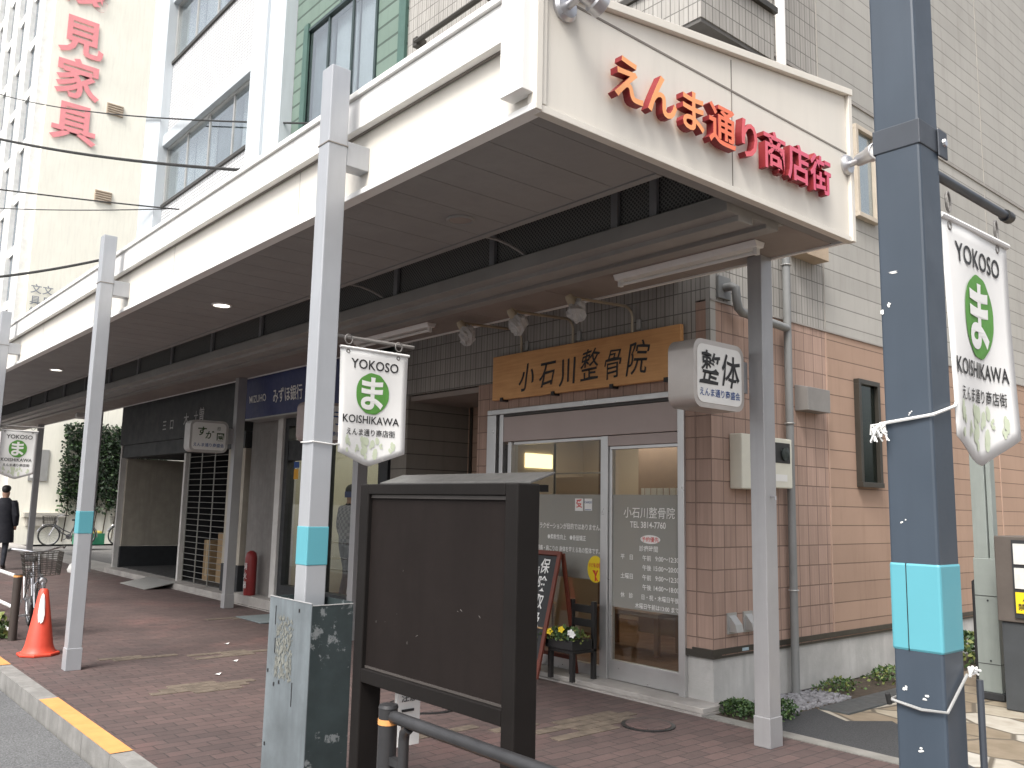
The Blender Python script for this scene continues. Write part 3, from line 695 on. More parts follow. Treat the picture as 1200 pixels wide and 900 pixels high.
# upper windows on front
dim_blind = M('dim_curtain', (.30, .32, .32), .9, var=.2, scale=3)
def window(parent, x0, x1, y, z0, z1, frame, nsash=2, glass=win_glass, back=curtain_m, depth=.10, facing='y', sill=True):
    """window in a wall facing -Y at plane y (or +X wall: facing 'x', y is the x of the plane, x0..x1 run along y)"""
    f = MB(); g = MB(); bk = MB(); t = .05
    def bx(m, a0, a1, d0, d1, c0, c1):
        if facing == 'y': m.box(a0, a1, y+d0, y+d1, c0, c1)
        else: m.box(y-d1, y-d0, a0, a1, c0, c1)
    bx(f, x0, x1, -.03, depth, z1-t, z1); bx(f, x0, x1, -.04, depth, z0, z0+t)
    bx(f, x0, x0+t, -.03, depth, z0+t, z1-t); bx(f, x1-t, x1, -.03, depth, z0+t, z1-t)
    for i in range(1, nsash):
        xm = x0+(x1-x0)*i/nsash; bx(f, xm-.025, xm+.025, -.005, .05, z0+t, z1-t)
    fo = f.build('window', frame, parent, bevel=.003)
    bx(g, x0+t, x1-t, .012, .016, z0+t, z1-t); g.build('pane', glass, fo)
    wd = (x1-x0)/nsash; bxs = []
    for i in range(nsash):
        bk = MB(); a_ = max(x0+t, x0+i*wd+.03); b_ = min(x1-t, x0+(i+1)*wd-.03)
        bx(bk, a_, b_, depth-.01-.002*i, depth-.005-.002*i, z0+t, z1-t)
        bk.build('blind', back if nsash == 1 or (i*7+nsash) % 3 != 0 else dim_blind, fo)
    return fo
dark_glass = M('dark_glass', (.03, .038, .036), .12, var=.1)
window(cb, 8.42, 8.87, XC+.03, 1.86, 2.97, bronze, 1, glass=glass('slit_glass', (.5, .55, .53), mul=1.0), back=M('slit_blind', (.10, .12, .11), .6), depth=.03, facing='x')
window(cb, 8.55, 9.0, XC+.03, 4.74, 5.78, M('pale_frame', (.5, .44, .36), .5), 1, back=curtain_m, depth=.03, facing='x')
# rod bracket on upper front
m = MB(); m.tube([(-8.95, 5.86, 7.58), (-7.40, 5.86, 7.58)], .035, 8)
m.box(-8.99, -8.90, 5.84, 6.0, 7.52, 7.64); m.box(-7.5, -7.38, 5.84, 6.0, 7.52, 7.64); m.build('laundry_bar', bronze, cb)
# downpipe and branch pipe
m = MB().tube([(XC+.065, 7.10, 0), (XC+.065, 7.10, 4.9)], .037, 12); m.build('downpipe', pipe_m, cb, smooth=True)
m = MB().tube([(XC+.065, 7.10, 4.9), (XC+.065, 7.10, TOP)], .05, 12); m.build('upper_downpipe', white_metal, cb, smooth=True)
m = MB()
for z in (.9, 2.4, 3.9, 5.4): m.ring((XC+.065, 7.10, z), .044, .006, Z, 14, 5)
m.build('pipe_strap', alu_dull, cb)
m = MB().tube([(XC, 6.18, 3.52), (XC+.10, 6.18, 3.52), (XC+.135, 6.19, 3.50), (XC+.135, 6.20, 3.40), (XC+.135, 6.22, 3.33), (XC+.12, 6.30, 3.305), (XC+.07, 7.08, 3.29)], .038, 10); m.build('branch_pipe', pipe_m, cb, smooth=True)
m = MB().box(XC, XC+.03, 6.09, 6.27, 3.42, 3.62); m.build('pipe_plate', pipe_m, cb, bevel=.004)
# vent hoods
def hood(y0, y1, z0, z1, d, mt):
    m = MB(); m.prism([(XC, z0), (XC+d, z0), (XC+d, z1-.03), (XC, z1)], 'y', y0, y1); m.build('vent_hood', mt, cb, bevel=.004)
hood(7.30, 7.70, 2.54, 2.79, .14, grey_p); hood(7.28, 7.72, 4.04, 4.30, .16, M('tan_hood', (.42, .33, .24), .6))
def gashood(y):
    m = MB(); m.box(XC, XC+.012, y-.02, y+.11, .58, .75); m.prism([(XC+.012, .60), (XC+.09, .60), (XC+.075, .66), (XC+.012, .73)], 'y', y, y+.095); m.build('wall_vent', alu_dull, cb)
gashood(6.20); gashood(6.43)
m = MB().box(XC+.001, XC+.016, 6.38, 6.47, .43, .455); m.build('small_tag', M('tag_blue', (.35, .45, .5), .5), cb)
# meter box
mb = thing('meter_box', 'ivory electricity meter box on the pink tiled side wall', 'meter', (XC, 6.25, 1.8))
MB().box(XC+.002, XC+.13, 6.25, 6.66, 1.78, 2.25).build('case', ivory_p, mb, bevel=.01)
MB().box(XC+.002, XC+.15, 6.66, 6.99, 1.80, 2.24).build('meter_case', ivory_p, mb, bevel=.01)
MB().box(XC+.13, XC+.156, 6.56, 6.95, 2.02, 2.20).build('meter_window', black_m, mb, bevel=.004)
MB().lathe((XC+.15, 6.86, 2.10), [(.06, 0), (.06, .02), (.03, .022)], X, 20).build('dial', dark_glass, mb)
MB().box(XC+.15, XC+.153, 6.72, 6.90, 1.86, 1.92).build('meter_label', white_p, mb)
# entrance frame, shutter box, glazing
m = MB()
m.box(DL, DR, 5.975, 6.10, 2.575, 2.628); m.box(DL, DL+.15, 5.975, 6.10, .05, 2.572); m.box(DL+.20, DL+.26, 5.985, 6.10, .05, 2.572)
m.box(DL+.33, DL+.385, 6.0, 6.10, .05, 2.27); m.box(DR-.07, DR, 5.975, 6.10, .05, 2.572)
m.build('door_frame', alu, cb, bevel=.004)
parts('shutter_guide', dark_void, cb, [(DL+.15, DL+.20, 6.03, 6.1, .05, 2.572), (DL+.26, DL+.33, 6.04, 6.1, .05, 2.25), (DL+.26, DR-.07, 5.99, 6.1, 2.545, 2.572)])
m = MB(); m.box(DL+.265, DR-.075, 5.988, 6.1, 2.275, 2.54); m.build('shutter_box', shutter_pink, cb, bevel=.004)
fx = MB(); XM = -5.66
fx.box(DL+.39, XM-.03, 6.03, 6.08, .05, .15); fx.box(DL+.39, XM-.03, 6.03, 6.08, 2.24, 2.272); fx.box(XM-.045, XM+.045, 6.0, 6.09, .05, 2.27)
fw = fx.build('fixed_window', alu, cb, bevel=.003)
MB().box(DL+.39, XM-.04, 6.05, 6.056, .15, 2.24).build('pane', glass_m, fw)
sd_ = MB(); x0, x1 = XM+.05, DR-.075
sd_.box(x0, x1, 6.02, 6.07, 2.14, 2.17); sd_.box(x0, x1, 6.02, 6.07, .06, .23); sd_.box(x0, x0+.035, 6.02, 6.07, .23, 2.14); sd_.box(x1-.03, x1, 6.02, 6.07, .23, 2.14)
sdo = sd_.build('sliding_door', alu, cb, bevel=.003)
MB().box(x0+.03, x1-.03, 6.04, 6.046, .23, 2.14).build('pane', glass_m, sdo)
MB().box(x0, x1, 6.0, 6.09, 2.172, 2.268).build('door_header', shutter_pink, cb, bevel=.003)
# frosted film and window lettering
FZ0, FZ1 = .70, 1.72
MB().box(DL+.40, XM-.05, 6.044, 6.0475, .92, FZ1).build('frosted_film', film_m, fw)
MB().box(x0+.036, x1-.031, 6.033, 6.0365, FZ0, FZ1).build('frosted_film', film_m, sdo)
yy = 6.028; tx = MB(); cx = -5.14; BO = .012
def L_(s, x, z, sz, al='c', bold=.012, **kw): tx.text(s, (x, yy, z), X, Z, sz, bold, align=al, **kw)
L_('小石川整骨院', cx, 1.52, .105, sx=.95, bold=.002, shear=.06); L_('TEL 3814-7760', cx-.01, 1.425, .078, sx=.86, bold=.012)
for z, s1, s2, s3 in ((1.14, '平　日', '午前', '9:00～12:30'), (1.055, None, '午後', '15:00～20:00'), (.97, '土曜日', '午前', '9:00～12:30'), (.885, None, '午後', '14:00～18:00')):
    if s1: L_(s1, -5.47, z, .052, 'l')
    L_(s2, -5.21, z, .052, 'l'); L_(s3, -4.80, z, .058, 'r', sx=.92)
L_('診療時間', cx, 1.222, .055); L_('休　診', -5.47, .80, .050, 'l'); L_('日・祝・木曜日午後', -4.80, .80, .050, 'r', sx=.95); L_('木曜日午前は13:00 まで', -4.80, .72, .050, 'r', sx=.95)
tx.build('lettering', white_txt, sdo)
MB().disc((cx+.02, 6.0295, 1.325), .115, X, Z, 28, ry=.038).build('booking_oval', white_txt, sdo)
MB().text('予約優先', (cx+.02, 6.0275, 1.306), X, Z, .05, .006).build('booking_lettering', red_txt, sdo)
yy = 6.040; tx = MB()
L_('リラクゼーションが目的ではありません。', -5.73, 1.385, .062, 'r', sx=.80); L_('●柔軟性向上　●骨盤矯正', -5.93, 1.28, .054, 'r', sx=.85); L_('●腰痛・肩こりの 身体を変える為の整体です。', -5.745, 1.165, .056, 'r', sx=.80)
tx.build('lettering', white_txt, fw)
MB().disc((-5.80, 6.041, 1.02), .105, X, Z, 28, ry=.125).build('round_sticker', yellow_m, fw)
tx = MB(); tx.text('子ども', (-5.845, 6.038, 1.04), X, Z, .042, .006, sx=.7); tx.text('110番', (-5.765, 6.038, 1.035), X, Z, .058, .015, sx=.75)
tx.tube([(-5.83, 6.038, 1.01), (-5.80, 6.038, .97), (-5.80, 6.038, .91)], .006, 4); tx.tube([(-5.77, 6.038, 1.01), (-5.80, 6.038, .95), (-5.77, 6.038, .91)], .006, 4); tx.tube([(-5.81, 6.038, 1.01), (-5.79, 6.038, .96)], .005, 4)
tx.build('sticker_print', red_txt, fw)
s1 = MB().box(-6.08, -5.97, 6.038, 6.0405, 1.56, 1.68).build('notice_paper', paper, fw); MB().text('受', (-6.02, 6.036, 1.60), X, Z, .085, .02).build('notice_print', red_txt, s1)
s1 = MB().box(-5.95, -5.85, 6.038, 6.0405, 1.565, 1.68).build('notice_paper', paper, fw); q = MB().text('CARDS', (-5.90, 6.036, 1.635), X, Z, .03, .01); q.box(-5.94, -5.86, 6.036, 6.037, 1.57, 1.577); q.build('notice_print', navy_txt, s1)
# step in front
st = MB(); st.box(-7.62, -4.36, 5.76, 6.35, .012, .055); st.build('door_step', step_concrete, cb, bevel=.006)
# interior: one room that widens behind the side recess
IB = M('interior_brown', (.25, .17, .12), .6, var=.1)
parts('interior_wall', interior_wall, cb, [(-9.3, -4.60, 9.4, 9.45, .05, 2.7), (-9.34, -9.3, 7.1, 9.4, .05, 2.7), (-4.66, -4.60, 6.2, 9.4, .05, 2.7), (-7.5, -7.47, 6.2, 7.1, .05, 2.66), (-9.3, -7.47, 7.06, 7.09, .05, 2.66)])
parts('interior_ceiling', interior_wall, cb, [(-7.47, -4.6, 6.2, 7.09, 2.66, 2.7), (-9.3, -4.6, 7.093, 9.4, 2.66, 2.7)])
parts('interior_floor', interior_floor, cb, [(-7.47, -4.6, 6.1, 7.09, .03, .052), (-9.3, -4.6, 7.093, 9.4, .03, .052)])
MB().box(-7.47, -7.45, 6.60, 7.02, 2.035, 2.20).build('glowing_panel', panel_glow, cb)  # emissive yellow rectangle on the inner wall
MB().box(-8.3, -6.6, 8.2, 8.6, 2.645, 2.655).build('fill_panel', fill_glow, cb)  # unseen glowing panel, added to brighten the back of the clinic room
MB().box(-6.4, -5.2, 6.7, 6.85, 2.645, 2.655).build('fill_panel', fill_glow, cb)  # second unseen panel, added to brighten the room just behind the glass
MB().box(-8.42, -7.62, 7.98, 8.02, .05, 1.98).build('partition', interior_wall, cb)
MB().tube([(-8.45, 7.96, 2.03), (-7.4, 7.96, 2.03)], .012, 6).build('curtain_rail', alu_dull, cb)
MB().box(-7.60, -7.52, 7.96, 8.04, .05, 2.66).build('interior_column', IB, cb)
MB().box(-7.50, -5.9, 8.6, 8.66, .05, 2.55).build('interior_screen', IB, cb)
parts('bench_top', interior_wood, cb, [(-7.1, -6.1, 7.3, 7.75, .44, .49)])
parts('bench_leg', interior_wood, cb, [(x, x+.05, y, y+.05, .052, .44) for x in (-7.08, -6.17) for y in (7.32, 7.68)])
m = MB()
for i in range(12): m.box(-7.28+i*.05, -7.24+i*.05, 8.40+.012*(i % 2), 8.41+.012*(i % 2), .7, 1.85)
m.build('interior_blind', curtain_m, cb)

parts('rear_block', grey_plank, cb, [(XW+.01, XC-.16, 6.21, YE, 2.95, TOP-.01), (XW+.01, XC-.16, 9.46, YE, -.1, 2.94)])
# ------------------------------------------------------------------ wooden sign plank and its spotlights
wp = thing('wooden_sign', 'wide natural wood sign plank with black brush characters above the clinic door', 'sign', (-7.27, 5.93, 2.72))
MB().box(-7.27, -4.69, 5.93, 5.975, 2.725, 3.205).build('plank', wood_m, wp, bevel=.006)
for i, chx in enumerate('小石川整骨院'):
    xx = -6.72+i*.305; sz = (.30, .29, .30, .33, .31, .33)[i]
    MB().text(chx, (xx, 5.926, 2.825+(.01 if i % 2 else -.005)), X, Z, sz, .012 if i < 3 else .003, sx=(.80, .86, .84, .78, .78, .84)[i], shear=(.14, .20, .12, .16, .18, .14)[i], res=5, warp=lambda p, x=xx: Vector((p.x+.012*math.sin((p.z-2.8)*17+x*3), p.y, p.z+.010*math.sin((p.x-x)*21+x)))).build('character', black_txt, wp)
for x in (-7.1, -6.3, -5.5, -4.85): MB().box(x-.02, x+.02, 5.915, 6.0, 2.705, 2.745).build('bracket', black_m, wp)
def spot(x, label):
    t = thing('spotlight', label, 'spotlight', (x, 6.0, 3.25), 'arm spotlights over the wooden sign')
    MB().box(x+.03, x+.075, 5.975, 6.0, 3.235, 3.33).build('wall_plate', alu_dull, t, bevel=.003)
    MB().tube([(x, 5.955, 3.20), (x, 5.955, 3.36), (x, 5.94, 3.40), (x, 5.91, 3.43), (x, 5.86, 3.445), (x, 5.5, 3.425), (x, 5.13, 3.405)], .0135, 8).build('arm', M('arm_brass', (.42, .36, .27), .4, .4), t, smooth=True)
    MB().lathe((x, 5.14, 3.395), [(.03, -.03), (.04, .0), (.04, .10), (.055, .13)], (.18, .42, -.75), 12).build('lamp_head', M('lamp_body', (.45, .38, .27), .5), t, smooth=True)
    bgm = MB(); rr = random.Random(int(-x*100)); c = Vector((x+.03, 5.20, 3.285)); nn = 14
    vs = []
    for j in range(9):
        th = math.pi*j/8
        for i in range(nn):
            r_ = .085*(1+rr.uniform(-.22, .22)); vs.append(c+Vector((r_*math.sin(th)*math.cos(i*math.tau/nn), r_*math.sin(th)*math.sin(i*math.tau/nn), r_*1.15*math.cos(th))))
    bgm.add(vs, [(j*nn+i, j*nn+(i+1) % nn, (j+1)*nn+(i+1) % nn, (j+1)*nn+i) for j in range(8) for i in range(nn)]); bgm.build('plastic_wrap', bag_m, t)
spot(-6.83, 'left spotlight wrapped in clear plastic above the wooden sign')
spot(-6.05, 'middle spotlight wrapped in clear plastic above the wooden sign')
spot(-5.27, 'right spotlight wrapped in clear plastic above the wooden sign, nearest the sign box')

# ------------------------------------------------------------------ hanging sign boxes
def sign_box(x, label, side_m, kind):
    """box whose printed face looks along +X; x is the plane of that face"""
    t = thing('hanging_sign', label, 'sign', (x, 4.69, 2.29), 'white hanging sign boxes on the inner posts')
    y0, y1, z0, z1 = 4.69, 5.27, 2.29, 2.765
    MB().prism(rrect(y0, y1, z0, z1, .085), 'x', x-.22, x).build('box', side_m, t, smooth=True)
    MB().prism(rrect(y0+.035, y1-.035, z0+.035, z1-.035, .06), 'x', x-.225, x+.004).build('face', white_p, t)
    MB().box(x-.16, x-.03, y1-.003, 5.36, 2.44, 2.67).build('arm', post_in, t, bevel=.003)
    q = MB(); yc = (y0+y1)/2
    if kind == 'clinic':
        bw = lambda p: Vector((p.x, p.y+.008*math.sin((p.z-2.5)*26), p.z+.007*math.sin((p.y-yc)*30)))
        q.text('整', (x+.007, yc-.125, 2.475), Y, Z, .245, .012, sx=.92, shear=.14, warp=bw); q.text('体', (x+.007, yc+.11, 2.475), Y, Z, .245, .012, sx=.92, shear=.12, warp=bw)
        q.build('lettering', black_txt, t); mt = navy_txt; s = 'えんま通り商盛会'
    elif kind == 'tea':
        q.text('す', (x+.007, yc-.12, 2.545), Y, Z, .15, .02, shear=.1); q.text('が', (x+.007, yc+.0, 2.50), Y, Z, .13, .02, shear=.1); q.text('園', (x+.007, yc+.17, 2.48), Y, Z, .13, .02); q.text('日', (x+.007, yc+.14, 2.63), Y, Z, .06, .01)
        q.build('lettering', leaf_a, t); mt = navy_txt; s = 'えんま通り商盛会'
    else:
        q.text('銀行', (x+.007, yc, 2.52), Y, Z, .18, .01); q.build('lettering', navy_txt, t); mt = navy_txt; s = 'えんま通り商盛会'
    MB().text(s, (x+.007, yc, 2.375), Y, Z, .060, .010, sx=.98).build('lower_lettering', mt, t)
sign_box(-3.60, 'white rounded sign box with two large black characters at the clinic corner', M('sign_steel', (.5, .46, .43), .35, .5, var=.08), 'clinic')
sign_box(-9.17, 'pinkish sign box seen edge on behind the nearest grey post', M('sign_pink', (.36, .30, .29), .6), 'bank')
sign_box(-12.78, 'grey white sign box with green characters outside the dark shuttered shop', M('sign_grey', (.42, .41, .40), .6), 'tea')

# ------------------------------------------------------------------ street things in front
nb = thing('notice_board', 'large dark brown empty notice board on two posts facing the street', 'notice board', (-3.25, 2.36, 0))
MB().box(-3.78, -2.72, 2.325, 2.40, .80, 1.64).build('panel', brown_m, nb)
parts('frame', brown_frame, nb, [(-3.78, -2.72, 2.30, 2.42, 1.64, 1.69), (-3.78, -2.72, 2.30, 2.42, .735, .80)], bevel=.004)
for x in (-3.86, -2.72): MB().box(x, x+.08, 2.30, 2.42, -.02, 1.69).build('post', brown_frame, nb, bevel=.006)
m = MB(); m.box(-3.775, -2.725, 2.318, 2.326, .802, .812); m.box(-3.775, -2.725, 2.316, 2.325, 1.622, 1.638); m.build('panel_bead', M('bead', (.09, .08, .075), .35, .3), nb)
m = MB(); m.prism([(2.44, 1.692), (2.58, 1.738), (2.58, 1.748), (2.44, 1.702)], 'x', -3.90, -2.72); m.build('roof', M('canopy_metal', (.12, .118, .115), .4, .4, streak=.2), nb, bevel=.002)
parts('roof_support', brown_frame, nb, [(-3.82, -3.78, 2.42, 2.56, 1.66, 1.69), (-2.78, -2.74, 2.42, 2.56, 1.66, 1.69)])
m = MB().box(-3.66, -3.64, 2.425, 2.56, .44, .73); m.build('small_plate', paper, nb)
m = MB()
m.box(-3.635, -3.632, 2.45, 2.54, .52, .535); m.box(-3.635, -3.632, 2.45, 2.52, .60, .612); m.text('注意', (-3.636, 2.492, .65), Y, Z, .045, .01); m.build('plate_print', black_txt, nb)
sc2 = MB()
for i in range(9):
    xx = rnd.uniform(-3.7, -2.8); zz = rnd.uniform(.86, 1.3); ll = rnd.uniform(.004, .018); an = rnd.uniform(0, 3)
    sc2.obox((xx, 2.3245, zz), (ll*math.cos(an)*.5, 0, ll*math.sin(an)*.5), (0, .0006, 0), (-.0005*math.sin(an), 0, .0005*math.cos(an)))
sc2.build('scratch', M('scratch', (.2, .19, .18), .7), nb)
# steel cover round the nearest post
pc = thing('post_cover', 'worn steel sheet cover round the foot of the nearest grey post', 'post cover', (-4.36, 2.32, 0))
x0, x1, y0, y1, h = -4.60, -4.12, 2.20, 2.445, 1.075
MB().box(x0, x1, y0, y0+.004, 0, h).build('street_side', steel_galv, pc)
MB().box(x1-.004, x1, y0+.004, y1, 0, h-.01).build('right_side', green_worn, pc)
MB().box(x0, x0+.004, y0+.004, y1, 0, h).build('left_side', green_worn, pc)
MB().box(x0, x1-.004, y1-.004, y1, 0, h).build('back_side', green_worn, pc)
m = MB(); m.box(x0-.001, x1+.001, y0-.002, y0+.006, h, h+.004); m.box(x1-.006, x1+.002, y0+.006, y1, h-.01, h-.006); m.build('top_edge', M('raw_edge', (.6, .6, .6), .4, .5), pc)
ps = MB(); rr = random.Random(11)
for i in range(520):
    xx = rr.uniform(-4.50, -4.31); zz = rr.uniform(.66, .98)
    if rr.random() < (zz-.66)/.45*.8: continue
    w_, h_ = rr.uniform(.003, .011), rr.uniform(.005, .02)
    ps.add([(xx+w_*math.cos(k_*math.tau/6)*rr.uniform(.6, 1), y0-.001-.000005*i, zz+h_*math.sin(k_*math.tau/6)*rr.uniform(.6, 1)) for k_ in range(6)], [tuple(range(6))])
ps.build('poster_remnant', M('glue_remnant', (.185, .19, .17), .9, var=.4, scale=30), pc)
m = MB()
for (xx, zz) in ((-4.25, 1.03), (-4.58, .68), (-4.44, .64), (-4.57, .3), (-4.5, .62)): m.box(xx-.006, xx+.006, y0-.003, y0, zz-.009, zz+.009)
for (xx, zz, hh) in ((-4.52, .98, .05), (-4.51, .82, .04), (-4.29, .60, .06)): m.box(xx-.0025, xx+.0025, y0-.003, y0, zz-hh, zz+hh)
m.build('bolt_hole', black_m, pc)
# guard rail near
gr = thing('guard_rail', 'black tubular guard rail with yellow banded end post below the notice board', 'guard rail', (-3.14, 2.05, 0))
MB().tube([(-3.14, 2.05, -.05), (-3.14, 2.05, .765)], .040, 16).build('post', rail_m, gr, smooth=True)
MB().lathe((-3.14, 2.05, .765), [(.042, 0), (.038, .012), (.01, .018)], n=16).build('post_cap', rail_m, gr, smooth=True)
MB().lathe((-3.14, 2.05, .70), [(.0415, 0), (.0415, .022)], n=16).build('yellow_band', orange_m, gr, smooth=True)
MB().tube([(-3.02, 2.05, .0), (-3.02, 2.05, .66), (-3.015, 2.05, .69), (-2.99, 2.05, .71)], .022, 10).tube([(-3.10, 2.05, .735), (1.6, 2.05, .735)], .025, 12).build('rail', rail_m, gr, smooth=True)
parts('clip', rail_m, gr, [(-3.10, -3.03, 2.035, 2.065, .55, .58), (-3.10, -3.03, 2.035, 2.065, .30, .33)])
MB().tube([(1.5, 2.05, -.05), (1.5, 2.05, .765)], .04, 16).build('post', rail_m, gr, smooth=True)
MB().tube([(-.35, 2.05, .0), (-.35, 2.05, .735)], .022, 10).build('upright', rail_m, gr, smooth=True)
# fence by the kerb, far
ff = thing('pipe_fence', 'kerbside fence of white pipes on dark posts at the left edge', 'fence', (-11.1, 2.27, 0))
for x in (-11.1, -13.1, -15.1): MB().tube([(x, 2.27, 0), (x, 2.27, .72)], .045, 12).build('post', M('fence_post', (.05, .04, .035), .5), ff, smooth=True); MB().lathe((x, 2.27, .69), [(.047, 0), (.047, .02)], n=12).build('reflector_band', orange_m, ff)
for z in (.70, .36, .11): MB().tube([(-11.1, 2.25, z), (-19, 2.25, z)], .020, 8).build('rail', M('fence_white', (.72, .72, .72), .35, .1), ff, smooth=True)
# traffic cone
tc = thing('traffic_cone', 'orange red traffic cone with a torn white paper', 'traffic cone', (-9.98, 2.29, 0))
MB().lathe((-9.98, 2.29, 0), [(.165, .03), (.150, .05), (.13, .10), (.045, .635), (.03, .655), (.015, .655)], n=28).build('cone', red_m, tc, smooth=True)
MB().prism([(-9.98+.19*math.cos(a_*math.tau/8+.39)*1.05, 2.29+.19*math.sin(a_*math.tau/8+.39)*1.05) for a_ in range(8)], 'z', 0, .032).build('base', red_m, tc, bevel=.01)
m = MB(); ax = Vector((.82, -.57, 0)).normalized()
vs = []
for j in range(5):
    z = .33+j*.07; r_ = .145-.105*(z/.655)+.012
    for i in range(5):
        an = -.62+(-.35+i*.17)*(1 if j in (1, 2, 3) else .6)+.35; vs.append((-9.98+r_*math.cos(an), 2.29+r_*math.sin(an), z+.012*math.sin(i*2+j)))
m.add(vs, [(j*5+i, j*5+i+1, (j+1)*5+i+1, (j+1)*5+i) for j in range(4) for i in range(4)]); o = m.build('paper_sheet', paper, tc)

# leaf clump plants
def leaves(c, n, rx, ry, rz, size, rr, mb, nm=3, up=.3, half=True):
    for i in range(n):
        a_ = rr.uniform(0, math.tau); r_ = math.sqrt(rr.random()); zz = rr.random()**.8
        k_ = math.sqrt(max(0, 1-zz*zz)) if half else 1
        p = Vector((c[0]+rx*r_*k_*math.cos(a_), c[1]+ry*r_*k_*math.sin(a_), c[2]+rz*zz))
        d = Vector((rr.uniform(-1, 1), rr.uniform(-1, 1), rr.uniform(-.4, 1))).normalized(); e = d.cross(Vector((rr.uniform(-1, 1), rr.uniform(-1, 1), rr.uniform(-1, 1)))).normalized()
        s_ = size*rr.uniform(.6, 1.3); f_ = d.cross(e)
        mb.add([p, p+d*s_*.5+e*s_*.32+f_*s_*.06, p+d*s_, p+d*s_*.5-e*s_*.32+f_*s_*.06], [(0, 1, 2, 3)], rr.randrange(nm))
LM = [leaf_a, leaf_b, leaf_c]
def clump(x, y, rx, ry, rz, n, size, label, seed, group, mats=LM):
    t = thing('ground_plant', label, 'plant', (x, y, 0), group); rr = random.Random(seed); m = MB(); leaves((x, y, .0), n, rx, ry, rz, size, rr, m); m.build('foliage', mats, t)
    s_ = MB()
    for i in range(8): a_ = rr.uniform(0, 6.28); s_.tube([(x+.3*rx*math.cos(a_), y+.3*ry*math.sin(a_), 0), (x+.7*rx*math.cos(a_), y+.7*ry*math.sin(a_), rz*.7)], .003, 4)
    s_.build('stem', leaf_a, t)
G1 = 'low plants along the side wall'
clump(-4.20, 6.03, .22, .14, .11, 700, .03, 'dark green low plant at the concrete plinth corner left of the inner post', 1, G1, [leaf_a, leaf_a, leaf_b])
clump(-3.95, 6.22, .12, .2, .13, 420, .03, 'dark green plant right behind the inner post foot', 2, G1, [leaf_a, leaf_a, leaf_b])
clump(-4.22, 7.55, .18, .34, .10, 260, .035, 'weedy plant beside the gravel at the plinth', 3, G1)
clump(-4.20, 8.5, .18, .55, .11, 300, .04, 'long weedy plant half hidden by the slate blue post', 4, G1)
clump(-4.15, 10.2, .2, .8, .3, 500, .06, 'taller weeds in the strip beyond the slate blue post', 5, G1)
clump(-11.45, 2.13, .32, .18, .24, 420, .075, 'leafy weed at the foot of the kerbside fence post', 6, 'weeds at the kerb')
rr = random.Random(5); m = MB()
for i in range(420):
    p = Vector((rr.uniform(-4.40, -4.0), rr.uniform(6.3, 7.4), .0)); r_ = rr.uniform(.008, .02)
    m.obox(p+Vector((0, 0, r_*.4)), Vector((r_, r_*rr.uniform(-.4, .4), 0)), Vector((r_*rr.uniform(-.5, .5), r_*.8, r_*.2)), Vector((0, r_*.1, r_*.6)))
tag(m.build('gravel', M('gravel', (.22, .22, .235), .85, var=.4, scale=30)), 'grey gravel at the foot of the side wall', 'gravel', kind='stuff')
# drain covers in the alley
dc = thing('drain_cover', 'row of dark steel drain covers in the side alley', 'drain cover', (-3.9, 6.8, 0))
for i in range(4):
    MB().box(-3.96, -3.70, 6.78+i*.5, 7.27+i*.5, -.02, .010).build('plate', M('drain_steel', (.10, .11, .115), .5, .4, var=.2), dc, bevel=.004)
# litter
for i, (x, y, lab) in enumerate(((-8.0, 3.35, 'tiny scrap of white litter on the bricks nearest the kerb'), (-9.6, 4.1, 'scrap of white litter on the bricks below the shuttered shop'), (-8.55, 3.75, 'small pale scrap of litter in the middle of the bricks'))):
    m = MB(); m.add([(x-.03, y, .006), (x, y-.03, .012), (x+.04, y, .008), (x+.01, y+.03, .02)], [(0, 1, 2, 3)]); tag(m.build('litter', paper, origin=(x, y, 0)), lab, 'litter', 'litter on the pavement')

# ------------------------------------------------------------------ A-board and planter chair by the clinic window
ab = thing('a_board', 'folding chalkboard sign with red brown wooden frame by the clinic window', 'chalkboard', (-6.30, 5.62, 0))
def leaning(x0, x1, ybot, ytop, z0, z1, th):
    """four frame bars and a sheet in a plane leaning from ybot at z0 to ytop at z1"""
    f = MB(); U = Vector((1, 0, 0)); V = Vector((0, ytop-ybot, z1-z0)).normalized(); N = U.cross(V); H = (Vector((0, ytop-ybot, z1-z0))).length; O = Vector(((x0+x1)/2, ybot, z0)); w_ = (x1-x0)/2
    for s_ in (-1, 1): f.obox(O+U*s_*(w_-.02)+V*H/2, U*.02, V*(H/2), N*th)
    f.obox(O+V*(H-.02), U*(w_-.041), V*.02, N*th*.95); f.obox(O+V*.14, U*(w_-.041), V*.02, N*th*.95)
    return f, O, U, V, N, H
ybf = 5.46; ytf = 5.74; xa, xb = -6.51, -5.95
f, O, U, V, N, H = leaning(xa, xb, ybf, ytf, .055, 1.18, .012); f.build('front_frame', wood_brown, ab, bevel=.002)
MB().obox(O+V*.64, U*.235, V*.47, N*.005).build('blackboard', black_m, ab)
f2, *_ = leaning(xa, xb, 6.0-.03, ytf+.035, .055, 1.16, .012); f2.build('rear_frame', wood_brown, ab, bevel=.002)
q = MB()
for i, chx in enumerate('保険取扱い'): q.text(chx, O+N*.008+U*.10+V*(.955-i*.165), U, V, .15, .012, sx=.85, shear=.06)
q.build('lettering', white_txt, ab)
q = MB(); q.text('各種', O+N*.008-U*.08+V*.9, U, V, .12, .01)
for i in range(4): q.obox(O+N*.007+U*.03+V*(.42-i*.05), U*.13, V*.006, N*.0005)
q.build('small_lettering', white_txt, ab)
m = MB(); m.obox(O+N*.010+U*.02+V*.445, U*.21, V*.007, N*.003); m.build('chalk_ledge', M('ledge_wood', (.4, .25, .12), .6), ab)
cp = thing('planter_chair', 'small black wooden chair used as a planter stand by the door', 'chair', (-6.02, 5.72, 0))
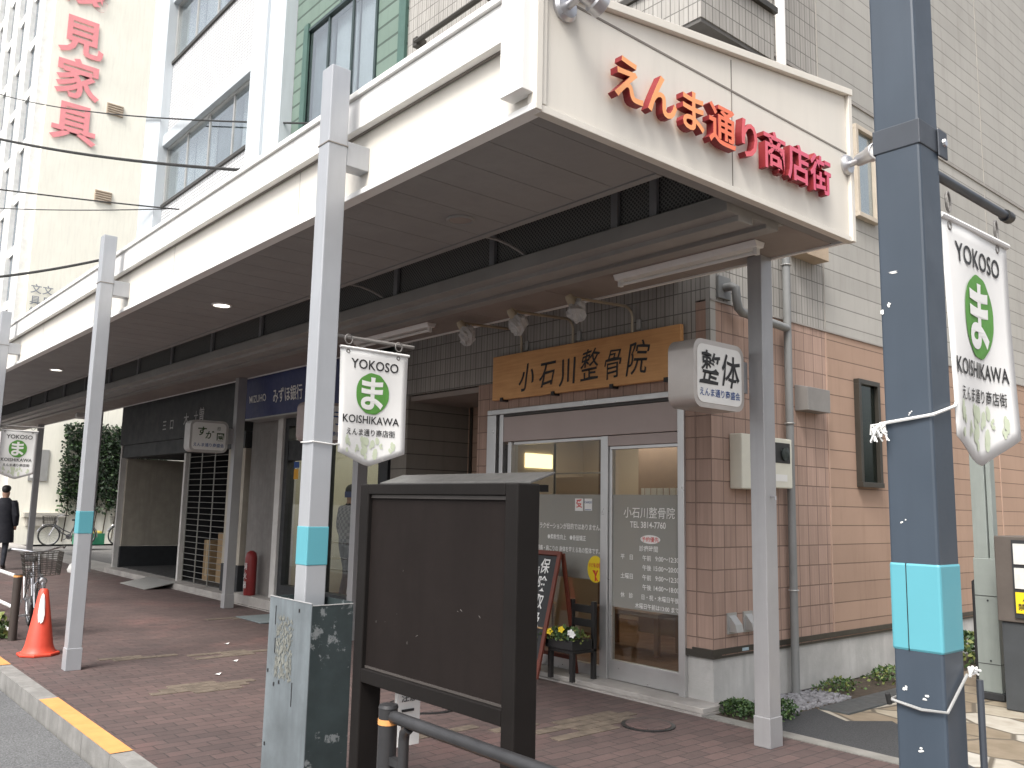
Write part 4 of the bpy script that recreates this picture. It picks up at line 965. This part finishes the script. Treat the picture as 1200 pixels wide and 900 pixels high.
cx0, cx1, cy0, cy1 = -5.98, -5.66, 5.61, 5.92; zf = .055
for x in (cx0, cx1-.04):
    MB().box(x, x+.04, cy0, cy0+.04, zf, .295).build('leg', black_wood, cp, bevel=.003)
    MB().box(x, x+.04, cy1-.04, cy1, zf, .74).build('leg', black_wood, cp, bevel=.003)
MB().box(cx0, cx1, cy0, cy1, .295, .325).build('seat', black_wood, cp, bevel=.004)
m = MB()
for z in (.67, .545): m.box(cx0+.042, cx1-.042, cy1-.03, cy1-.01, z-.04, z+.03)
m.build('back_slats', black_wood, cp, bevel=.003)
pb = thing('planter_box', 'black trough of small flowers on the black chair seat', 'planter', (-5.82, 5.75, .325))
MB().prism([(-6.0, 5.59), (-5.65, 5.59), (-5.65, 5.85), (-6.0, 5.85)], 'z', .327, .415).build('trough', black_m, pb, bevel=.008)
m = MB(); rr = random.Random(9); leaves((-5.83, 5.69, .395), 420, .25, .16, .10, .045, rr, m); leaves((-6.12, 5.60, .37), 160, .14, .09, .10, .045, rr, m)
m.build('foliage', LM, pb)
def blossom(x, y, z, mt):
    m = MB(); d = Vector((.45, -.85, .3)).normalized(); u = d.orthogonal().normalized(); w_ = d.cross(u)
    for i in range(5):
        a_ = i*math.tau/5; e = u*math.cos(a_)+w_*math.sin(a_); g_ = d.cross(e); p = Vector((x, y, z)); m.add([p, p+e*.02+g_*.014+d*.006, p+e*.034, p+e*.02-g_*.014+d*.006], [(0, 1, 2, 3)])
    m.build('blossom', mt, pb)
for (x, y, z, mt) in ((-5.80, 5.60, .50, yellow_m), (-5.68, 5.60, .485, white_p), (-5.655, 5.60, .47, white_p), (-6.15, 5.52, .42, yellow_m), (-6.12, 5.52, .36, yellow_m), (-5.93, 5.58, .47, yellow_m)): blossom(x, y, z, mt)

# ------------------------------------------------------------------ grey pole and cabinet beyond the alley
gp = thing('steel_pole', 'grey green square steel pole with a wider base in the side alley', 'pole', (-3.23, 8.45, 0))
MB().box(-3.33, -3.14, 8.38, 8.52, .06, 1.22).build('base_cabinet', pole_green, gp, bevel=.006)
MB().box(-3.35, -3.12, 8.36, 8.54, 0, .06).build('foot_plate', dark_base, gp, bevel=.004)
MB().box(-3.32, -3.20, 8.385, 8.51, 1.22, 3.5).build('shaft', pole_green, gp, bevel=.004)
MB().box(-3.19, -3.15, 8.40, 8.50, 1.22, 3.5).build('cable_duct', pole_green, gp, bevel=.003)
m = MB(); m.box(-3.332, -3.138, 8.377, 8.523, .888, .892); m.box(-3.332, -3.138, 8.377, 8.523, .30, .304); m.lathe((-3.22, 8.377, .85), [(.009, 0), (.008, .004)], (0, -1, 0), 8); m.lathe((-3.22, 8.377, .33), [(.009, 0), (.008, .004)], (0, -1, 0), 8); m.build('door_seam', dark_base, gp)
MB().box(-3.139, -3.137, 8.42, 8.44, 1.10, 1.15).build('label_sticker', white_p, gp)
cbn = thing('notice_cabinet', 'dark cabinet with white panes and a yellow notice at the right edge', 'cabinet', (-2.6, 8.3, 0))
MB().box(-3.02, -1.9, 8.05, 8.6, .72, 1.43).build('upper_case', M('cabinet_brown', (.10, .085, .075), .5), cbn, bevel=.008)
MB().box(-3.0, -1.92, 8.07, 8.6, 0, .715).build('lower_case', M('cabinet_dark', (.05, .055, .06), .5), cbn, bevel=.006)
m = MB(); m.box(-2.88, -1.95, 8.035, 8.05, .76, 1.40); m.build('front_frame', dark_base, cbn)
for i in range(5):
    for j in range(2):
        MB().box(-2.865+i*.175, -2.715+i*.175, 8.028, 8.035, 1.20-j*.2, 1.37-j*.2).build('window', M('cabinet_pane', (.62, .62, .60), .3), cbn)
yn = MB().box(-2.865, -2.715, 8.028, 8.036, .80, .97).build('yellow_notice', yellow_m, cbn)
MB().text('禁煙', (-2.79, 8.025, .83), X, Z, .06, .01).text('▲', (-2.79, 8.025, .90), X, Z, .05).build('notice_print', black_txt, yn)
tag(MB().tube([(-3.66, 9.2, 0), (-3.66, 9.2, .95), (-3.62, 9.2, .98), (-3.2, 9.2, .98)], .02, 8).tube([(-3.66, 9.2, .75), (-3.2, 9.2, .75)], .015, 8).build('hand_rail', dark_base, origin=(-3.66, 9.2, 0), smooth=True), 'dark pipe hand rail half hidden behind the slate blue post', 'hand rail')

# ------------------------------------------------------------------ bank building (green boards above)
bk = thing('bank_building', 'bank with navy sign below and green boarded wall above', 'building', (-11.3, 6, 0))
parts('boarded_wall', green_plank, bk, [(-12.80, -9.38, 6.0, 6.2, 3.55, 7.30), (-12.80, -12.40, 6.0, 6.2, 7.3, 9.25), (-10.15, -9.38, 6.0, 6.2, 7.3, 9.25), (-12.80, -9.38, 6.0, 6.2, 9.25, TOP+2)])
parts('green_trim', M('green_trim', (.06, .12, .10), .5), bk, [(-9.55, -9.38, 5.96, 6.0, 3.6, TOP+2), (-12.45, -12.30, 5.96, 6.0, 7.2, 9.35)])
window(bk, -12.40, -10.15, 6.0, 7.3, 9.25, M('green_frame', (.03, .05, .05), .4), 3, depth=.15)
parts('rear_block', M('rear_render', (.4, .4, .38), .9), bk, [(-12.78, -9.40, 6.31, 16, 3.65, TOP+1.98), (-12.78, -9.40, 9.52, 16, -.1, 3.64)])
# ground floor
m = MB(); m.box(-13.55, -12.49, 6.0, 6.25, 0, 3.6); m.build('grey_pier', M('bank_pier', (.20, .19, .18), .7, streak=.2), bk)
m = MB(); m.box(-12.48, -12.31, 5.93, 6.2, .15, 3.6); m.build('white_pier', mirror_strip, bk, bevel=.004)
parts('shop_frame', dark_base, bk, [(-12.30, -12.18, 5.97, 6.1, .15, 2.9), (-12.18, -9.38, 5.97, 6.1, 2.72, 2.9), (-11.02, -10.95, 5.97, 6.1, .15, 2.72), (-9.6, -9.38, 5.97, 6.2, .15, 2.9), (-12.18, -9.6, 5.97, 6.1, .15, .36), (-12.18, -11.02, 5.98, 6.08, 2.2, 2.5)])
gw = MB().box(-12.18, -9.6, 6.03, 6.036, .36, 2.72).build('shop_window', glass_m, bk)
parts('interior_wall', M('bank_interior', (.52, .50, .40), .8, var=.06, scale=1), bk, [(-13.5, -9.4, 9.4, 9.5, .1, 3.2), (-12.3, -9.4, 6.15, 9.4, 3.15, 3.2), (-12.75, -12.7, 6.2, 9.4, .1, 3.2), (-9.42, -9.38, 6.2, 9.4, .1, 3.2)])
m = MB(); m.box(-12.7, -9.4, 6.1, 9.4, .1, .15); m.build('interior_floor', interior_floor, bk)
MB().box(-11.9, -10.0, 6.9, 7.8, 3.13, 3.145).build('fill_panel', emis('bank_fill_glow', (1, .95, .82), 3.6), bk)  # unseen glowing panel, added so the bank interior reads brighter
parts('cash_machine', M('atm_grey', (.28, .29, .30), .4), bk, [(-12.05, -11.60, 7.0, 7.5, .15, 1.35), (-11.5, -11.15, 7.2, 7.6, .15, 1.55)])
MB().box(-11.98, -11.7, 6.985, 6.998, 1.38, 1.42).build('red_display', red_led, bk)
m = MB(); m.box(-12.05, -11.92, 6.022, 6.027, 1.92, 2.07); m.build('yellow_sticker', M('sticker_orange', (.7, .35, .03), .5), gw)
m = MB(); m.box(-12.06, -11.90, 6.022, 6.027, 2.09, 2.18); m.build('blue_sticker', navy_txt, gw)
m = MB(); m.box(-11.62, -11.32, 6.022, 6.027, 1.35, 1.62); m.build('teal_poster', M('poster_teal', (.12, .25, .26), .6), gw)
m = MB(); m.box(-11.62, -11.35, 6.022, 6.027, 1.68, 1.85); m.build('pink_poster', M('poster_pink', (.55, .38, .38), .6), gw)
m = MB(); m.box(-10.55, -9.95, 6.045, 6.05, 1.66, 1.74); m.build('navy_strip', navy_sign, gw)
m = MB(); m.prism([(5.72, 2.87), (5.98, 2.87), (5.98, 3.50), (5.66, 3.50)], 'x', -13.28, -9.42); sg = m.build('sign_panel', navy_sign, bk)
m = MB(); m.box(-13.30, -9.40, 5.70, 5.99, 2.845, 2.868); m.box(-13.30, -9.40, 5.645, 5.99, 3.502, 3.52); m.box(-13.31, -13.285, 5.68, 5.99, 2.87, 3.5); m.build('sign_edge', alu_dull, sg)
V_ = Vector((0, -.06, .63)).normalized()
q = MB().text('MIZUHO', (-12.74, 5.690, 3.11), X, V_, .155, .012, sx=1.0); q.text('みずほ銀行', (-11.72, 5.690, 3.065), X, V_, .235, .012, sx=.82); q.text('ATM', (-10.55, 5.690, 3.08), X, V_, .2, .012); q.build('sign_lettering', white_txt, sg)
m = MB(); m.box(-13.5, -9.38, 5.76, 6.4, .012, .15); m.build('entrance_step', step_concrete, bk, bevel=.006)
fe = thing('fire_extinguisher', 'red fire extinguisher case by the white bank pier', 'fire extinguisher', (-12.95, 5.86, .15))
MB().lathe((-12.95, 5.84, .15), [(.085, 0), (.09, .02), (.09, .56), (.07, .64), (.03, .67)], n=18).build('cylinder', M('extinguisher_red', (.26, .025, .025), .45), fe, smooth=True)
q = MB()
for i, chx in enumerate('消火器'): q.text(chx, (-12.93, 5.745, .55-i*.14), X, Z, .11, .01)
q.build('lettering', white_txt, fe)
tag(MB().box(-11.7, -10.9, 5.1, 5.7, .006, .014).build('door_mat', M('mat_grey', (.16, .19, .20), .9), origin=(-11.3, 5.4, 0)), 'flat grey mat on the bricks before the bank entrance', 'mat')

# ------------------------------------------------------------------ white building with the dark shop
wh = thing('white_building', 'white tiled building with long windows above the dark shuttered shop', 'building', (-16.5, 6, 0))
pw = M('pier_white', (.50, .54, .57), .6, var=.05, scale=1, streak=.08)
parts('pier', pw, wh, [(-20.0, -18.95, 5.80, 6.3, 3.6, TOP+3), (-14.15, -12.82, 5.80, 6.3, 3.6, TOP+3), (-20.0, -19.98, 6.3, 14, 3.6, TOP+3), (-13.6, -13.45, 5.75, 5.80, 3.6, TOP+3)])
z0 = 3.6
for (za, zb, zw0, zw1) in ((3.6, 7.95, 7.95, 9.28), (9.55, 11.30, 11.30, 12.7), (12.95, 14.6, 14.6, 15.9)):
    MB().box(-18.95, -14.15, 5.98, 6.2, za, zb).build('tile_spandrel', white_tile, wh)
    window(wh, -18.95, -14.15, 6.02, zw0, zw1, alu_dull, 4, depth=.2)
    MB().box(-18.95, -14.15, 5.88, 6.2, zw1+.003, zw1+.26).build('window_hood', pw, wh, bevel=.005)
    MB().box(-18.95, -14.15, 5.94, 6.03, zb-.06, zb+.004).build('window_sill', bronze, wh)
parts('rear_block', M('rear_render', (.4, .4, .38), .9), wh, [(-19.97, -12.83, 6.32, 16, 3.62, TOP+2.98), (-19.97, -13.6, 7.95, 16, -.1, 3.61)])
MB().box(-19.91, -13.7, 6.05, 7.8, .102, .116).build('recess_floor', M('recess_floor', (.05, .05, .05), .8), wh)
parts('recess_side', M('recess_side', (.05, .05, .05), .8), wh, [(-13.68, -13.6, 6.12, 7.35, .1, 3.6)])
# shop at street level
parts('shop_fascia', dark_sign, wh, [(-20.1, -13.6, 5.86, 6.1, 2.72, 3.70), (-20.1, -13.6, 5.90, 6.1, 2.45, 2.715)])
m = MB(); q = m
for (chx, x, z, s_) in (('三', -17.35, 2.93, .22), ('口', -16.95, 2.93, .22), ('木', -16.2, 2.96, .26), ('十', -15.72, 3.02, .2), ('曽', -15.45, 3.0, .28)): q.text(chx, (x, 5.855, z), X, Z, s_, .01)
q.build('shop_lettering', alu, wh)
parts('cream_pier', M('shop_cream', (.40, .37, .31), .8, streak=.2), wh, [(-20.0, -19.94, 6.0, 7.9, .55, 2.44), (-14.30, -13.62, 5.93, 6.1, .55, 2.44)])
parts('dark_plinth', dark_base, wh, [(-20.0, -19.92, 5.98, 7.9, .05, .545), (-14.30, -13.62, 5.92, 6.1, .05, .545), (-19.91, -16.3, 7.8, 7.9, .05, .65)])
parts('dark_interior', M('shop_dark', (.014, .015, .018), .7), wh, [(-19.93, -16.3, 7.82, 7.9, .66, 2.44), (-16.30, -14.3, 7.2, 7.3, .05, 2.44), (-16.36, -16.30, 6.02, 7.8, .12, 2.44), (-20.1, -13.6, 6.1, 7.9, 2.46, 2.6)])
parts('white_jamb', mirror_strip, wh, [(-20.08, -20.0, 5.88, 6.2, .05, 3.6), (-16.36, -16.28, 5.93, 6.0, .1, 2.44)])
m = MB()
for i in range(22): m.tube([(-16.25, 5.99, .2+i*.103), (-14.32, 5.99, .2+i*.103)], .006, 5)
for x in (-16.2, -15.6, -15.0, -14.4): m.tube([(x, 5.985, .1), (x, 5.985, 2.44)], .012, 5)
m.build('shutter_grille', M('grille_white', (.26, .26, .24), .4, .3), wh)
m = MB(); m.box(-20.1, -13.6, 5.74, 7.8, .012, .10); m.build('shop_step', step_concrete, wh, bevel=.006)
for (x, y, a_, h_, lab) in ((-15.9, 6.45, .3, .75, 'narrow cardboard box behind the shutter grille'), (-15.3, 6.5, .5, .9, 'tall wide cardboard box behind the shutter grille'), (-14.65, 6.4, .24, .6, 'small pale cardboard box at the right behind the grille')):
    t = thing('cardboard_box', lab, 'box', (x, y, .1), 'cardboard boxes behind the shutter'); MB().box(x-a_/2, x+a_/2, y-.15, y+.15, .1, .1+h_).build('carton', card_m, t, bevel=.006); MB().box(x-.03, x+.03, y-.152, y+.152, .2, .1+h_+.002).build('tape', M('tape', (.45, .36, .22), .4), t)
t = thing('ramp_plate', 'grey metal ramp plate leaning on the dark shop step', 'ramp', (-16.6, 5.5, 0))
MB().prism([(5.25, .004), (5.78, .10), (5.78, .112), (5.25, .014)], 'x', -17.3, -15.9).build('plate', alu_dull, t)

# ------------------------------------------------------------------ far yellow building and its neighbours
FX = -34.0
yb = thing('yellow_building', 'tall pale yellow building with red vertical characters at the end of the arcade', 'building', (FX, 6.3, 0))
MB().box(FX-26, FX, 6.35, 30, -.1, 30).build('wall', lemon_wall, yb)
m = MB()
for i in range(9):
    x = FX-1.7-i*2.6
    m.box(x-1.5, x, 6.22, 6.35, 4, 27)
m.build('window_strip', M('strip_glass', (.16, .19, .22), .25), yb)
m = MB()
for i in range(10): m.box(FX-.25-i*2.6-1.15, FX-.25-i*2.6, 6.05, 6.35, 0, 29.5)
for k_ in range(12): m.box(FX-24, FX-.3, 6.15, 6.35, 4.2+k_*2.1, 4.55+k_*2.1)
m.build('white_rib', M('rib_white', (.72, .72, .70), .7), yb)
for (chx, z) in (('浅', 20.15), ('見', 18.15), ('家', 16.45), ('具', 14.75)):
    MB().text(chx, (FX+.06, 7.32, z), Y, Z, 1.62, .022, .008, sx=.98).build('wall_character', pinkred, yb)
for (y, z) in ((8.7, 16.3), (8.55, 12.8), (10.3, 19.0)):
    m = MB(); m.box(FX-.02, FX+.05, y-.3, y+.3, z-.22, z+.22)
    for k_ in range(5): m.box(FX+.05, FX+.10, y-.28, y+.28, z-.2+k_*.09, z-.16+k_*.09)
    m.build('wall_vent', M('vent_tan', (.5, .42, .33), .7), yb)
m = MB(); m.box(FX, FX+.05, 6.95, 7.55, 2.1, 3.2); m.build('lower_window', alu_dull, yb)
m = MB(); m.box(FX+.05, FX+.055, 7.0, 7.22, 2.2, 3.0); m.build('window_pane', M('bright_pane', (.8, .8, .78), .3), yb)
m = MB(); 
for i_, ch_ in enumerate('文具卸'): m.text(ch_, (FX+.06, 6.62, 8.75-i_*.42), Y, Z, .36, .01)
for i_, ch_ in enumerate('文具'): m.text(ch_, (FX+.06, 7.0, 8.75-i_*.42), Y, Z, .36, .01)
m.build('small_wall_lettering', M('wall_letter_grey', (.25, .27, .3), .6), yb)
m = MB(); m.box(FX, FX+.3, 6.9, 8.2, .85, 1.0); m.box(FX, FX+.25, 7.0, 8.0, .55, .85); m.build('wall_unit', M('wall_unit', (.4, .38, .34), .6), yb)
# ivy on the yellow wall
iv = thing('wall_ivy', 'dark clipped ivy covering a patch of the cream wall at the end of the arcade', 'ivy', (FX, 9.5, 1))
m = MB(); rr = random.Random(21)
for i in range(8500):
    y = rr.uniform(7.95, 11.6); z = rr.uniform(1.0, 4.2)
    if y < 8.0 and rr.random() < .4: continue
    if z < 1.5 and rr.random() < .6: continue
    if math.sin(y*3.1+z*2.3)+math.sin(z*5-y*1.7) > 1.85: continue
    p = Vector((FX+rr.uniform(.02, .28), y+rr.gauss(0, .03), z+rr.gauss(0, .03))); d = Vector((rr.uniform(.1, 1), rr.uniform(-1, 1), rr.uniform(-1, .4))).normalized(); e = d.cross(Vector((rr.random(), rr.random(), rr.random()))).normalized(); s_ = rr.uniform(.08, .17)
    m.add([p, p+d*s_*.5+e*s_*.4, p+d*s_, p+d*s_*.5-e*s_*.4], [(0, 1, 2, 3)], rr.randrange(3))
m.build('foliage', [leaf_a, leaf_i, leaf_i], iv)
m = MB()
for i in range(10): y = 8.2+i*.33; m.tube([(FX+.04, y, 0), (FX+.06, y+.1, 1.2), (FX+.05, y-.1, 3.6)], .02, 5)
m.build('stem', M('ivy_stem', (.08, .06, .04), .8), iv)

# ------------------------------------------------------------------ bicycles
def bicycle(label, mfr, group):
    """built along +X (front wheel at +x), ground at z=0"""
    t = thing('bicycle', label, 'bicycle', (0, 0, 0), group); r = .33; fx_, rx_ = .54, -.52
    for x in (fx_, rx_):
        w_ = MB().ring((x, 0, r), r-.018, .018, Y, 32, 8).build('wheel', rubber, t, smooth=True)
        MB().ring((x, 0, r), r-.042, .010, Y, 32, 6).build('rim', chrome, w_, smooth=True)
        s_ = MB()
        for k_ in range(14): a_ = k_*math.tau/14; s_.tube([(x, .02*(-1)**k_, r), (x+(r-.045)*math.cos(a_), 0, r+(r-.045)*math.sin(a_))], .0022, 4)
        s_.tube([(x, -.06, r), (x, .06, r)], .018, 8); s_.build('spokes', chrome, w_)
    m = MB(); bb = (-.05, 0, .29); hd0 = (.40, 0, .62); hd1 = (.355, 0, .80); stp = (-.20, 0, .68)
    m.tube([hd0, hd1], .02, 8); m.tube([hd0, (.18, 0, .42), bb], .018, 8); m.tube([(.385, 0, .68), (.12, 0, .50), (-.10, 0, .40)], .016, 8); m.tube([bb, stp], .017, 8)
    for s_ in (-1, 1): m.tube([bb, (rx_, s_*.06, r)], .010, 6); m.tube([stp, (rx_, s_*.06, r)], .008, 6)
    m.build('frame', mfr, t, smooth=True)
    m = MB()
    for s_ in (-1, 1): m.tube([hd0, (.43, s_*.05, .58), (fx_, s_*.055, r)], .011, 6)
    m.build('fork', chrome, t, smooth=True)
    m = MB(); m.tube([hd1, (.34, 0, .92)], .014, 8); m.tube([(.08, -.29, .97), (.22, -.27, .99), (.32, -.14, .97), (.34, 0, .93), (.32, .14, .97), (.22, .27, .99), (.08, .29, .97)], .012, 8); m.build('handlebar', chrome, t, smooth=True)
    for s_ in (-1, 1): MB().tube([(.06, s_*.292, .968), (.18, s_*.278, .985)], .017, 8).build('grip', rubber, t, smooth=True)
    MB().tube([stp, (-.225, 0, .80)], .013, 8).build('seat_post', chrome, t, smooth=True)
    MB().prism([(-.36, .10), (-.36, -.10), (-.26, -.085), (-.12, -.03), (-.08, 0), (-.12, .03), (-.26, .085)], 'z', .80, .86).build('saddle', rubber, t, bevel=.02)
    for x, a0, a1 in ((fx_, 20, 170), (rx_, 10, 190)):
        pts = [(x+(r+.03)*math.cos(R(a0+(a1-a0)*k_/10)), 0, r+(r+.03)*math.sin(R(a0+(a1-a0)*k_/10))) for k_ in range(11)]
        MB().tube(pts, .02, 6).build('mudguard', chrome, t, smooth=True)
    m = MB(); bx0, bx1, bw, bz0, bz1 = .42, .72, .17, .70, .95
    for k_ in range(6):
        z = bz0+(bz1-bz0)*k_/5; e = .03*k_/5; P_ = [(bx0-e, -bw-e, z), (bx1+e, -bw-e, z), (bx1+e, bw+e, z), (bx0-e, bw+e, z), (bx0-e, -bw-e, z)]
        for i in range(4): m.tube([P_[i], P_[i+1]], .005 if k_ < 5 else .008, 4)
    for k_ in range(8):
        u = k_/7
        for s_ in (-1, 1):
            m.tube([(bx0+(bx1-bx0)*u, s_*bw, bz0), (bx0-.03+(bx1-bx0+.06)*u, s_*(bw+.03), bz1)], .004, 4)
        m.tube([(bx1, -bw+2*bw*u, bz0), (bx1+.03, -(bw+.03)+2*(bw+.03)*u, bz1)], .004, 4); m.tube([(bx0, -bw+2*bw*u, bz0), (bx0-.03, -(bw+.03)+2*(bw+.03)*u, bz1)], .004, 4)
        m.tube([(bx0, -bw+2*bw*u, bz0), (bx1, -bw+2*bw*u, bz0)], .004, 4)
    m.build('basket', M('basket_wire', (.04, .035, .03), .5), t)
    MB().lathe((.74, 0, .64), [(.035, -.05), (.045, .0), (.03, .02)], X, 12).build('headlight', chrome, t, smooth=True)
    m = MB(); m.box(-.78, -.32, -.06, .06, .70, .715); m.tube([(-.70, .05, .70), (rx_, .06, r)], .006, 5); m.tube([(-.70, -.05, .70), (rx_, -.06, r)], .006, 5); m.build('rack', chrome, t)
    m = MB(); m.lathe((-.05, -.05, .29), [(.09, -.005), (.09, .005)], Y, 20); m.tube([(-.05, -.07, .29), (.08, -.07, .20)], .009, 6); m.tube([(-.05, .07, .29), (-.18, .07, .38)], .009, 6); m.box(.05, .11, -.16, -.08, .19, .21); m.box(-.21, -.15, .08, .16, .37, .39); m.build('crank', M('crank', (.25, .25, .26), .4, .5), t)
    m = MB(); m.tube([(rx_, .08, r), (rx_-.1, .16, .02)], .009, 6); m.tube([(rx_, -.08, r), (rx_-.1, -.16, .02)], .009, 6); m.build('stand', chrome, t)
    return t
bi = bicycle('city bicycle with front basket parked behind the orange cone', M('bike_dark', (.10, .10, .11), .35, .4), 'bicycles')
bk2 = copy_tree(bi); bk2['label'] = 'bicycle seen side on by the cream wall, its wheel left of the green crate'
bk3 = copy_tree(bi); bk3['label'] = 'bicycle half hidden behind the grey post beside the clipped ivy'
bi.location = (-11.75, 2.62, 0); bi.rotation_euler = (R(3), 0, R(-6))
bk2.location = (-31.0, 7.65, 0); bk2.rotation_euler = (0, 0, R(-95))
bk3.location = (-31.2, 9.75, 0); bk3.rotation_euler = (0, 0, R(-80))
t = thing('plastic_crate', 'green plastic crate with yellow contents by the far wall', 'crate', (-31.5, 8.4, 0))
m = MB(); m.box(-31.8, -31.2, 8.0, 8.85, .02, .05); m.box(-31.8, -31.2, 8.0, 8.04, .05, .38); m.box(-31.8, -31.2, 8.81, 8.85, .05, .38); m.box(-31.24, -31.2, 8.045, 8.805, .05, .38); m.box(-31.8, -31.76, 8.045, 8.805, .05, .38); m.build('tub', M('crate_green', (.03, .22, .12), .5), t)
MB().box(-31.74, -31.26, 8.06, 8.79, .06, .46).build('contents', M('crate_contents', (.5, .38, .08), .7), t, bevel=.05)

# ------------------------------------------------------------------ people
def person(label, loc, rz, mats, lean=0., coat=True, h=1.72):
    t = thing('person', label, 'person', (0, 0, 0))
    k_ = h/1.72
    V_ = {}; E_ = []; Rr = {}
    def j(n, p, r): V_[n] = Vector(p)*k_; Rr[n] = r*k_
    # facing +X
    j('pelvis', (0, 0, .92), .135); j('waist', (.01, 0, 1.08), .13); j('chest', (.02, 0, 1.28), .15); j('neck0', (.02, 0, 1.44), .075); j('neck', (.035, 0, 1.50), .056); j('head0', (.05, 0, 1.58), .085); j('head', (.055, 0, 1.655), .082)
    for s_, n in ((1, 'l'), (-1, 'r')):
        j('sh'+n, (.01, s_*.17, 1.39), .072); j('el'+n, (-.03+.05*s_, s_*.235, 1.12), .052); j('wr'+n, (.06+.04*s_, s_*.23, .90), .036); j('ha'+n, (.09+.04*s_, s_*.225, .82), .032)
        j('hip'+n, (0, s_*.09, .88), .095); j('kn'+n, (.07*s_+.03, s_*.095, .49), .066); j('an'+n, (.10*s_-.06, s_*.095, .09), .046); j('to'+n, (.10*s_+.09, s_*.11, .035), .036)
    names = list(V_)
    def e(a_, b_): E_.append((names.index(a_), names.index(b_)))
    for a_, b_ in (('pelvis', 'waist'), ('waist', 'chest'), ('chest', 'neck0'), ('neck0', 'neck'), ('neck', 'head0'), ('head0', 'head')): e(a_, b_)
    for n in 'lr': e('chest', 'sh'+n); e('sh'+n, 'el'+n); e('el'+n, 'wr'+n); e('wr'+n, 'ha'+n); e('pelvis', 'hip'+n); e('hip'+n, 'kn'+n); e('kn'+n, 'an'+n); e('an'+n, 'to'+n)
    me = bpy.data.meshes.new('body'); me.from_pydata([V_[n] for n in names], E_, []); o = bpy.data.objects.new('body', me); C.objects.link(o)
    sk = o.modifiers.new('skin', 'SKIN')
    for i, n in enumerate(names): me.skin_vertices[0].data[i].radius = (Rr[n], Rr[n]); me.skin_vertices[0].data[i].use_root = (i == 0)
    o.modifiers.new('sub', 'SUBSURF').levels = 2; o.modifiers['sub'].render_levels = 2
    dg = bpy.context.evaluated_depsgraph_get(); dg.update(); m2 = bpy.data.meshes.new_from_object(o.evaluated_get(dg)); m2.name = 'body'
    bpy.data.objects.remove(o)
    m2.materials.clear()
    for mm in (skin_m, mats[0], mats[1], black_m): m2.materials.append(mm)
    for p in m2.polygons:
        c = p.center/k_; p.use_smooth = True
        if c.z > 1.475: p.material_index = 0
        elif abs(c.y) > .17 and c.z < .90 and c.z > .6: p.material_index = 0
        elif c.z > .88: p.material_index = 1
        elif c.z > .10: p.material_index = 2
        else: p.material_index = 3
    bo = bpy.data.objects.new('body', m2); C.objects.link(bo); bo.parent = t; ORIG[bo.name] = Vector((0, 0, 0))
    # hair, ears, nose
    hm = MB(); c = Vector((.045, 0, 1.655))*k_; nn = 16
    vs = []
    for a_ in range(9):
        th = math.pi*.62*a_/8
        for i in range(nn):
            ph = i*math.tau/nn; back = 1.0+.25*max(0, -math.cos(ph))
            vs.append(c+Vector((.098*math.sin(th*(back if back < 1.2 else 1.2))*math.cos(ph), .090*math.sin(th)*math.sin(ph), .012+.105*math.cos(th*(.8+.35*max(0, -math.cos(ph))+.0)))))
    hm.add(vs, [(a_*nn+i, a_*nn+(i+1) % nn, (a_+1)*nn+(i+1) % nn, (a_+1)*nn+i) for a_ in range(8) for i in range(nn)]); hm.build('hair', hair_m, t, smooth=True)
    if coat:
        cm = MB(); prof = [(.21, .56), (.205, .7), (.19, .9), (.175, 1.08), (.185, 1.25), (.175, 1.36), (.11, 1.455), (.075, 1.50)]; vs = []; nn = 20
        for (r_, z) in prof:
            for i in range(nn): a_ = i*math.tau/nn; vs.append(Vector((.01+r_*.78*math.cos(a_), r_*1.12*math.sin(a_), z))*k_)
        cm.add(vs, [(q*nn+i, q*nn+(i+1) % nn, (q+1)*nn+(i+1) % nn, (q+1)*nn+i) for q in range(len(prof)-1) for i in range(nn)]); cm.build('coat', mats[0], t, smooth=True)
        for s_ in (-1, 1): MB().tube([Vector((.01, s_*.17, 1.385))*k_, Vector((-.03+.05*s_, s_*.245, 1.12))*k_, Vector((.05+.04*s_, s_*.24, .93))*k_], [.085*k_, .07*k_, .055*k_], 12).build('sleeve', mats[0], t, smooth=True)
    t.location = loc; t.rotation_euler = (0, 0, rz); return t
person('person in a long dark coat walking away at the left edge', (-21.6, 4.02, 0), R(160), (coat_m, trouser_m), h=1.76)
person('person in a checked shirt and dark trousers standing inside the bank window', (-11.42, 6.62, .15), R(100), (check_m, trouser_m), coat=False, h=1.66)

# ------------------------------------------------------------------ overhead cables
def cable(a_, b_, sag, r, label):
    a_, b_ = Vector(a_), Vector(b_); pts = [a_.lerp(b_, i/16)-Vector((0, 0, sag*4*(i/16)*(1-i/16))) for i in range(17)]
    o = MB().tube(pts, r, 6).build('overhead_cable', rubber, origin=a_, smooth=True); tag(o, label, 'cable', 'cables over the street')
cable((-13.33, 5.6, 7.02), (-22, 3.24, 9.64), .10, .028, 'thick black cable running left from below the long white building windows')
cable((-11.6, 5.9, 7.36), (-42, 5.35, 19.0), .35, .016, 'thin cable running from the green boarded wall across the red characters')
cable((-16.85, 5.9, 7.29), (-20, .5, 7.6), .05, .016, 'thin slack cable crossing left under the thick one')
cable((-18.4, 5.9, 7.72), (-26, 4.0, 9.2), .04, .012, 'thinnest cable above the arcade roof at left')
cable((-18.9, 5.6, 6.85), (-21, 2.2, 5.9), .12, .03, 'black cable sagging left from a wall bracket at the arcade roof')
t = thing('cable_bracket', 'dark steel cable bracket on the white pier above the arcade roof', 'bracket', (-19.3, 5.8, 6.9))
MB().box(-19.6, -18.7, 5.55, 5.60, 6.95, 7.01).box(-19.2, -19.12, 5.55, 5.80, 6.80, 6.95).build('arm', bronze, t)
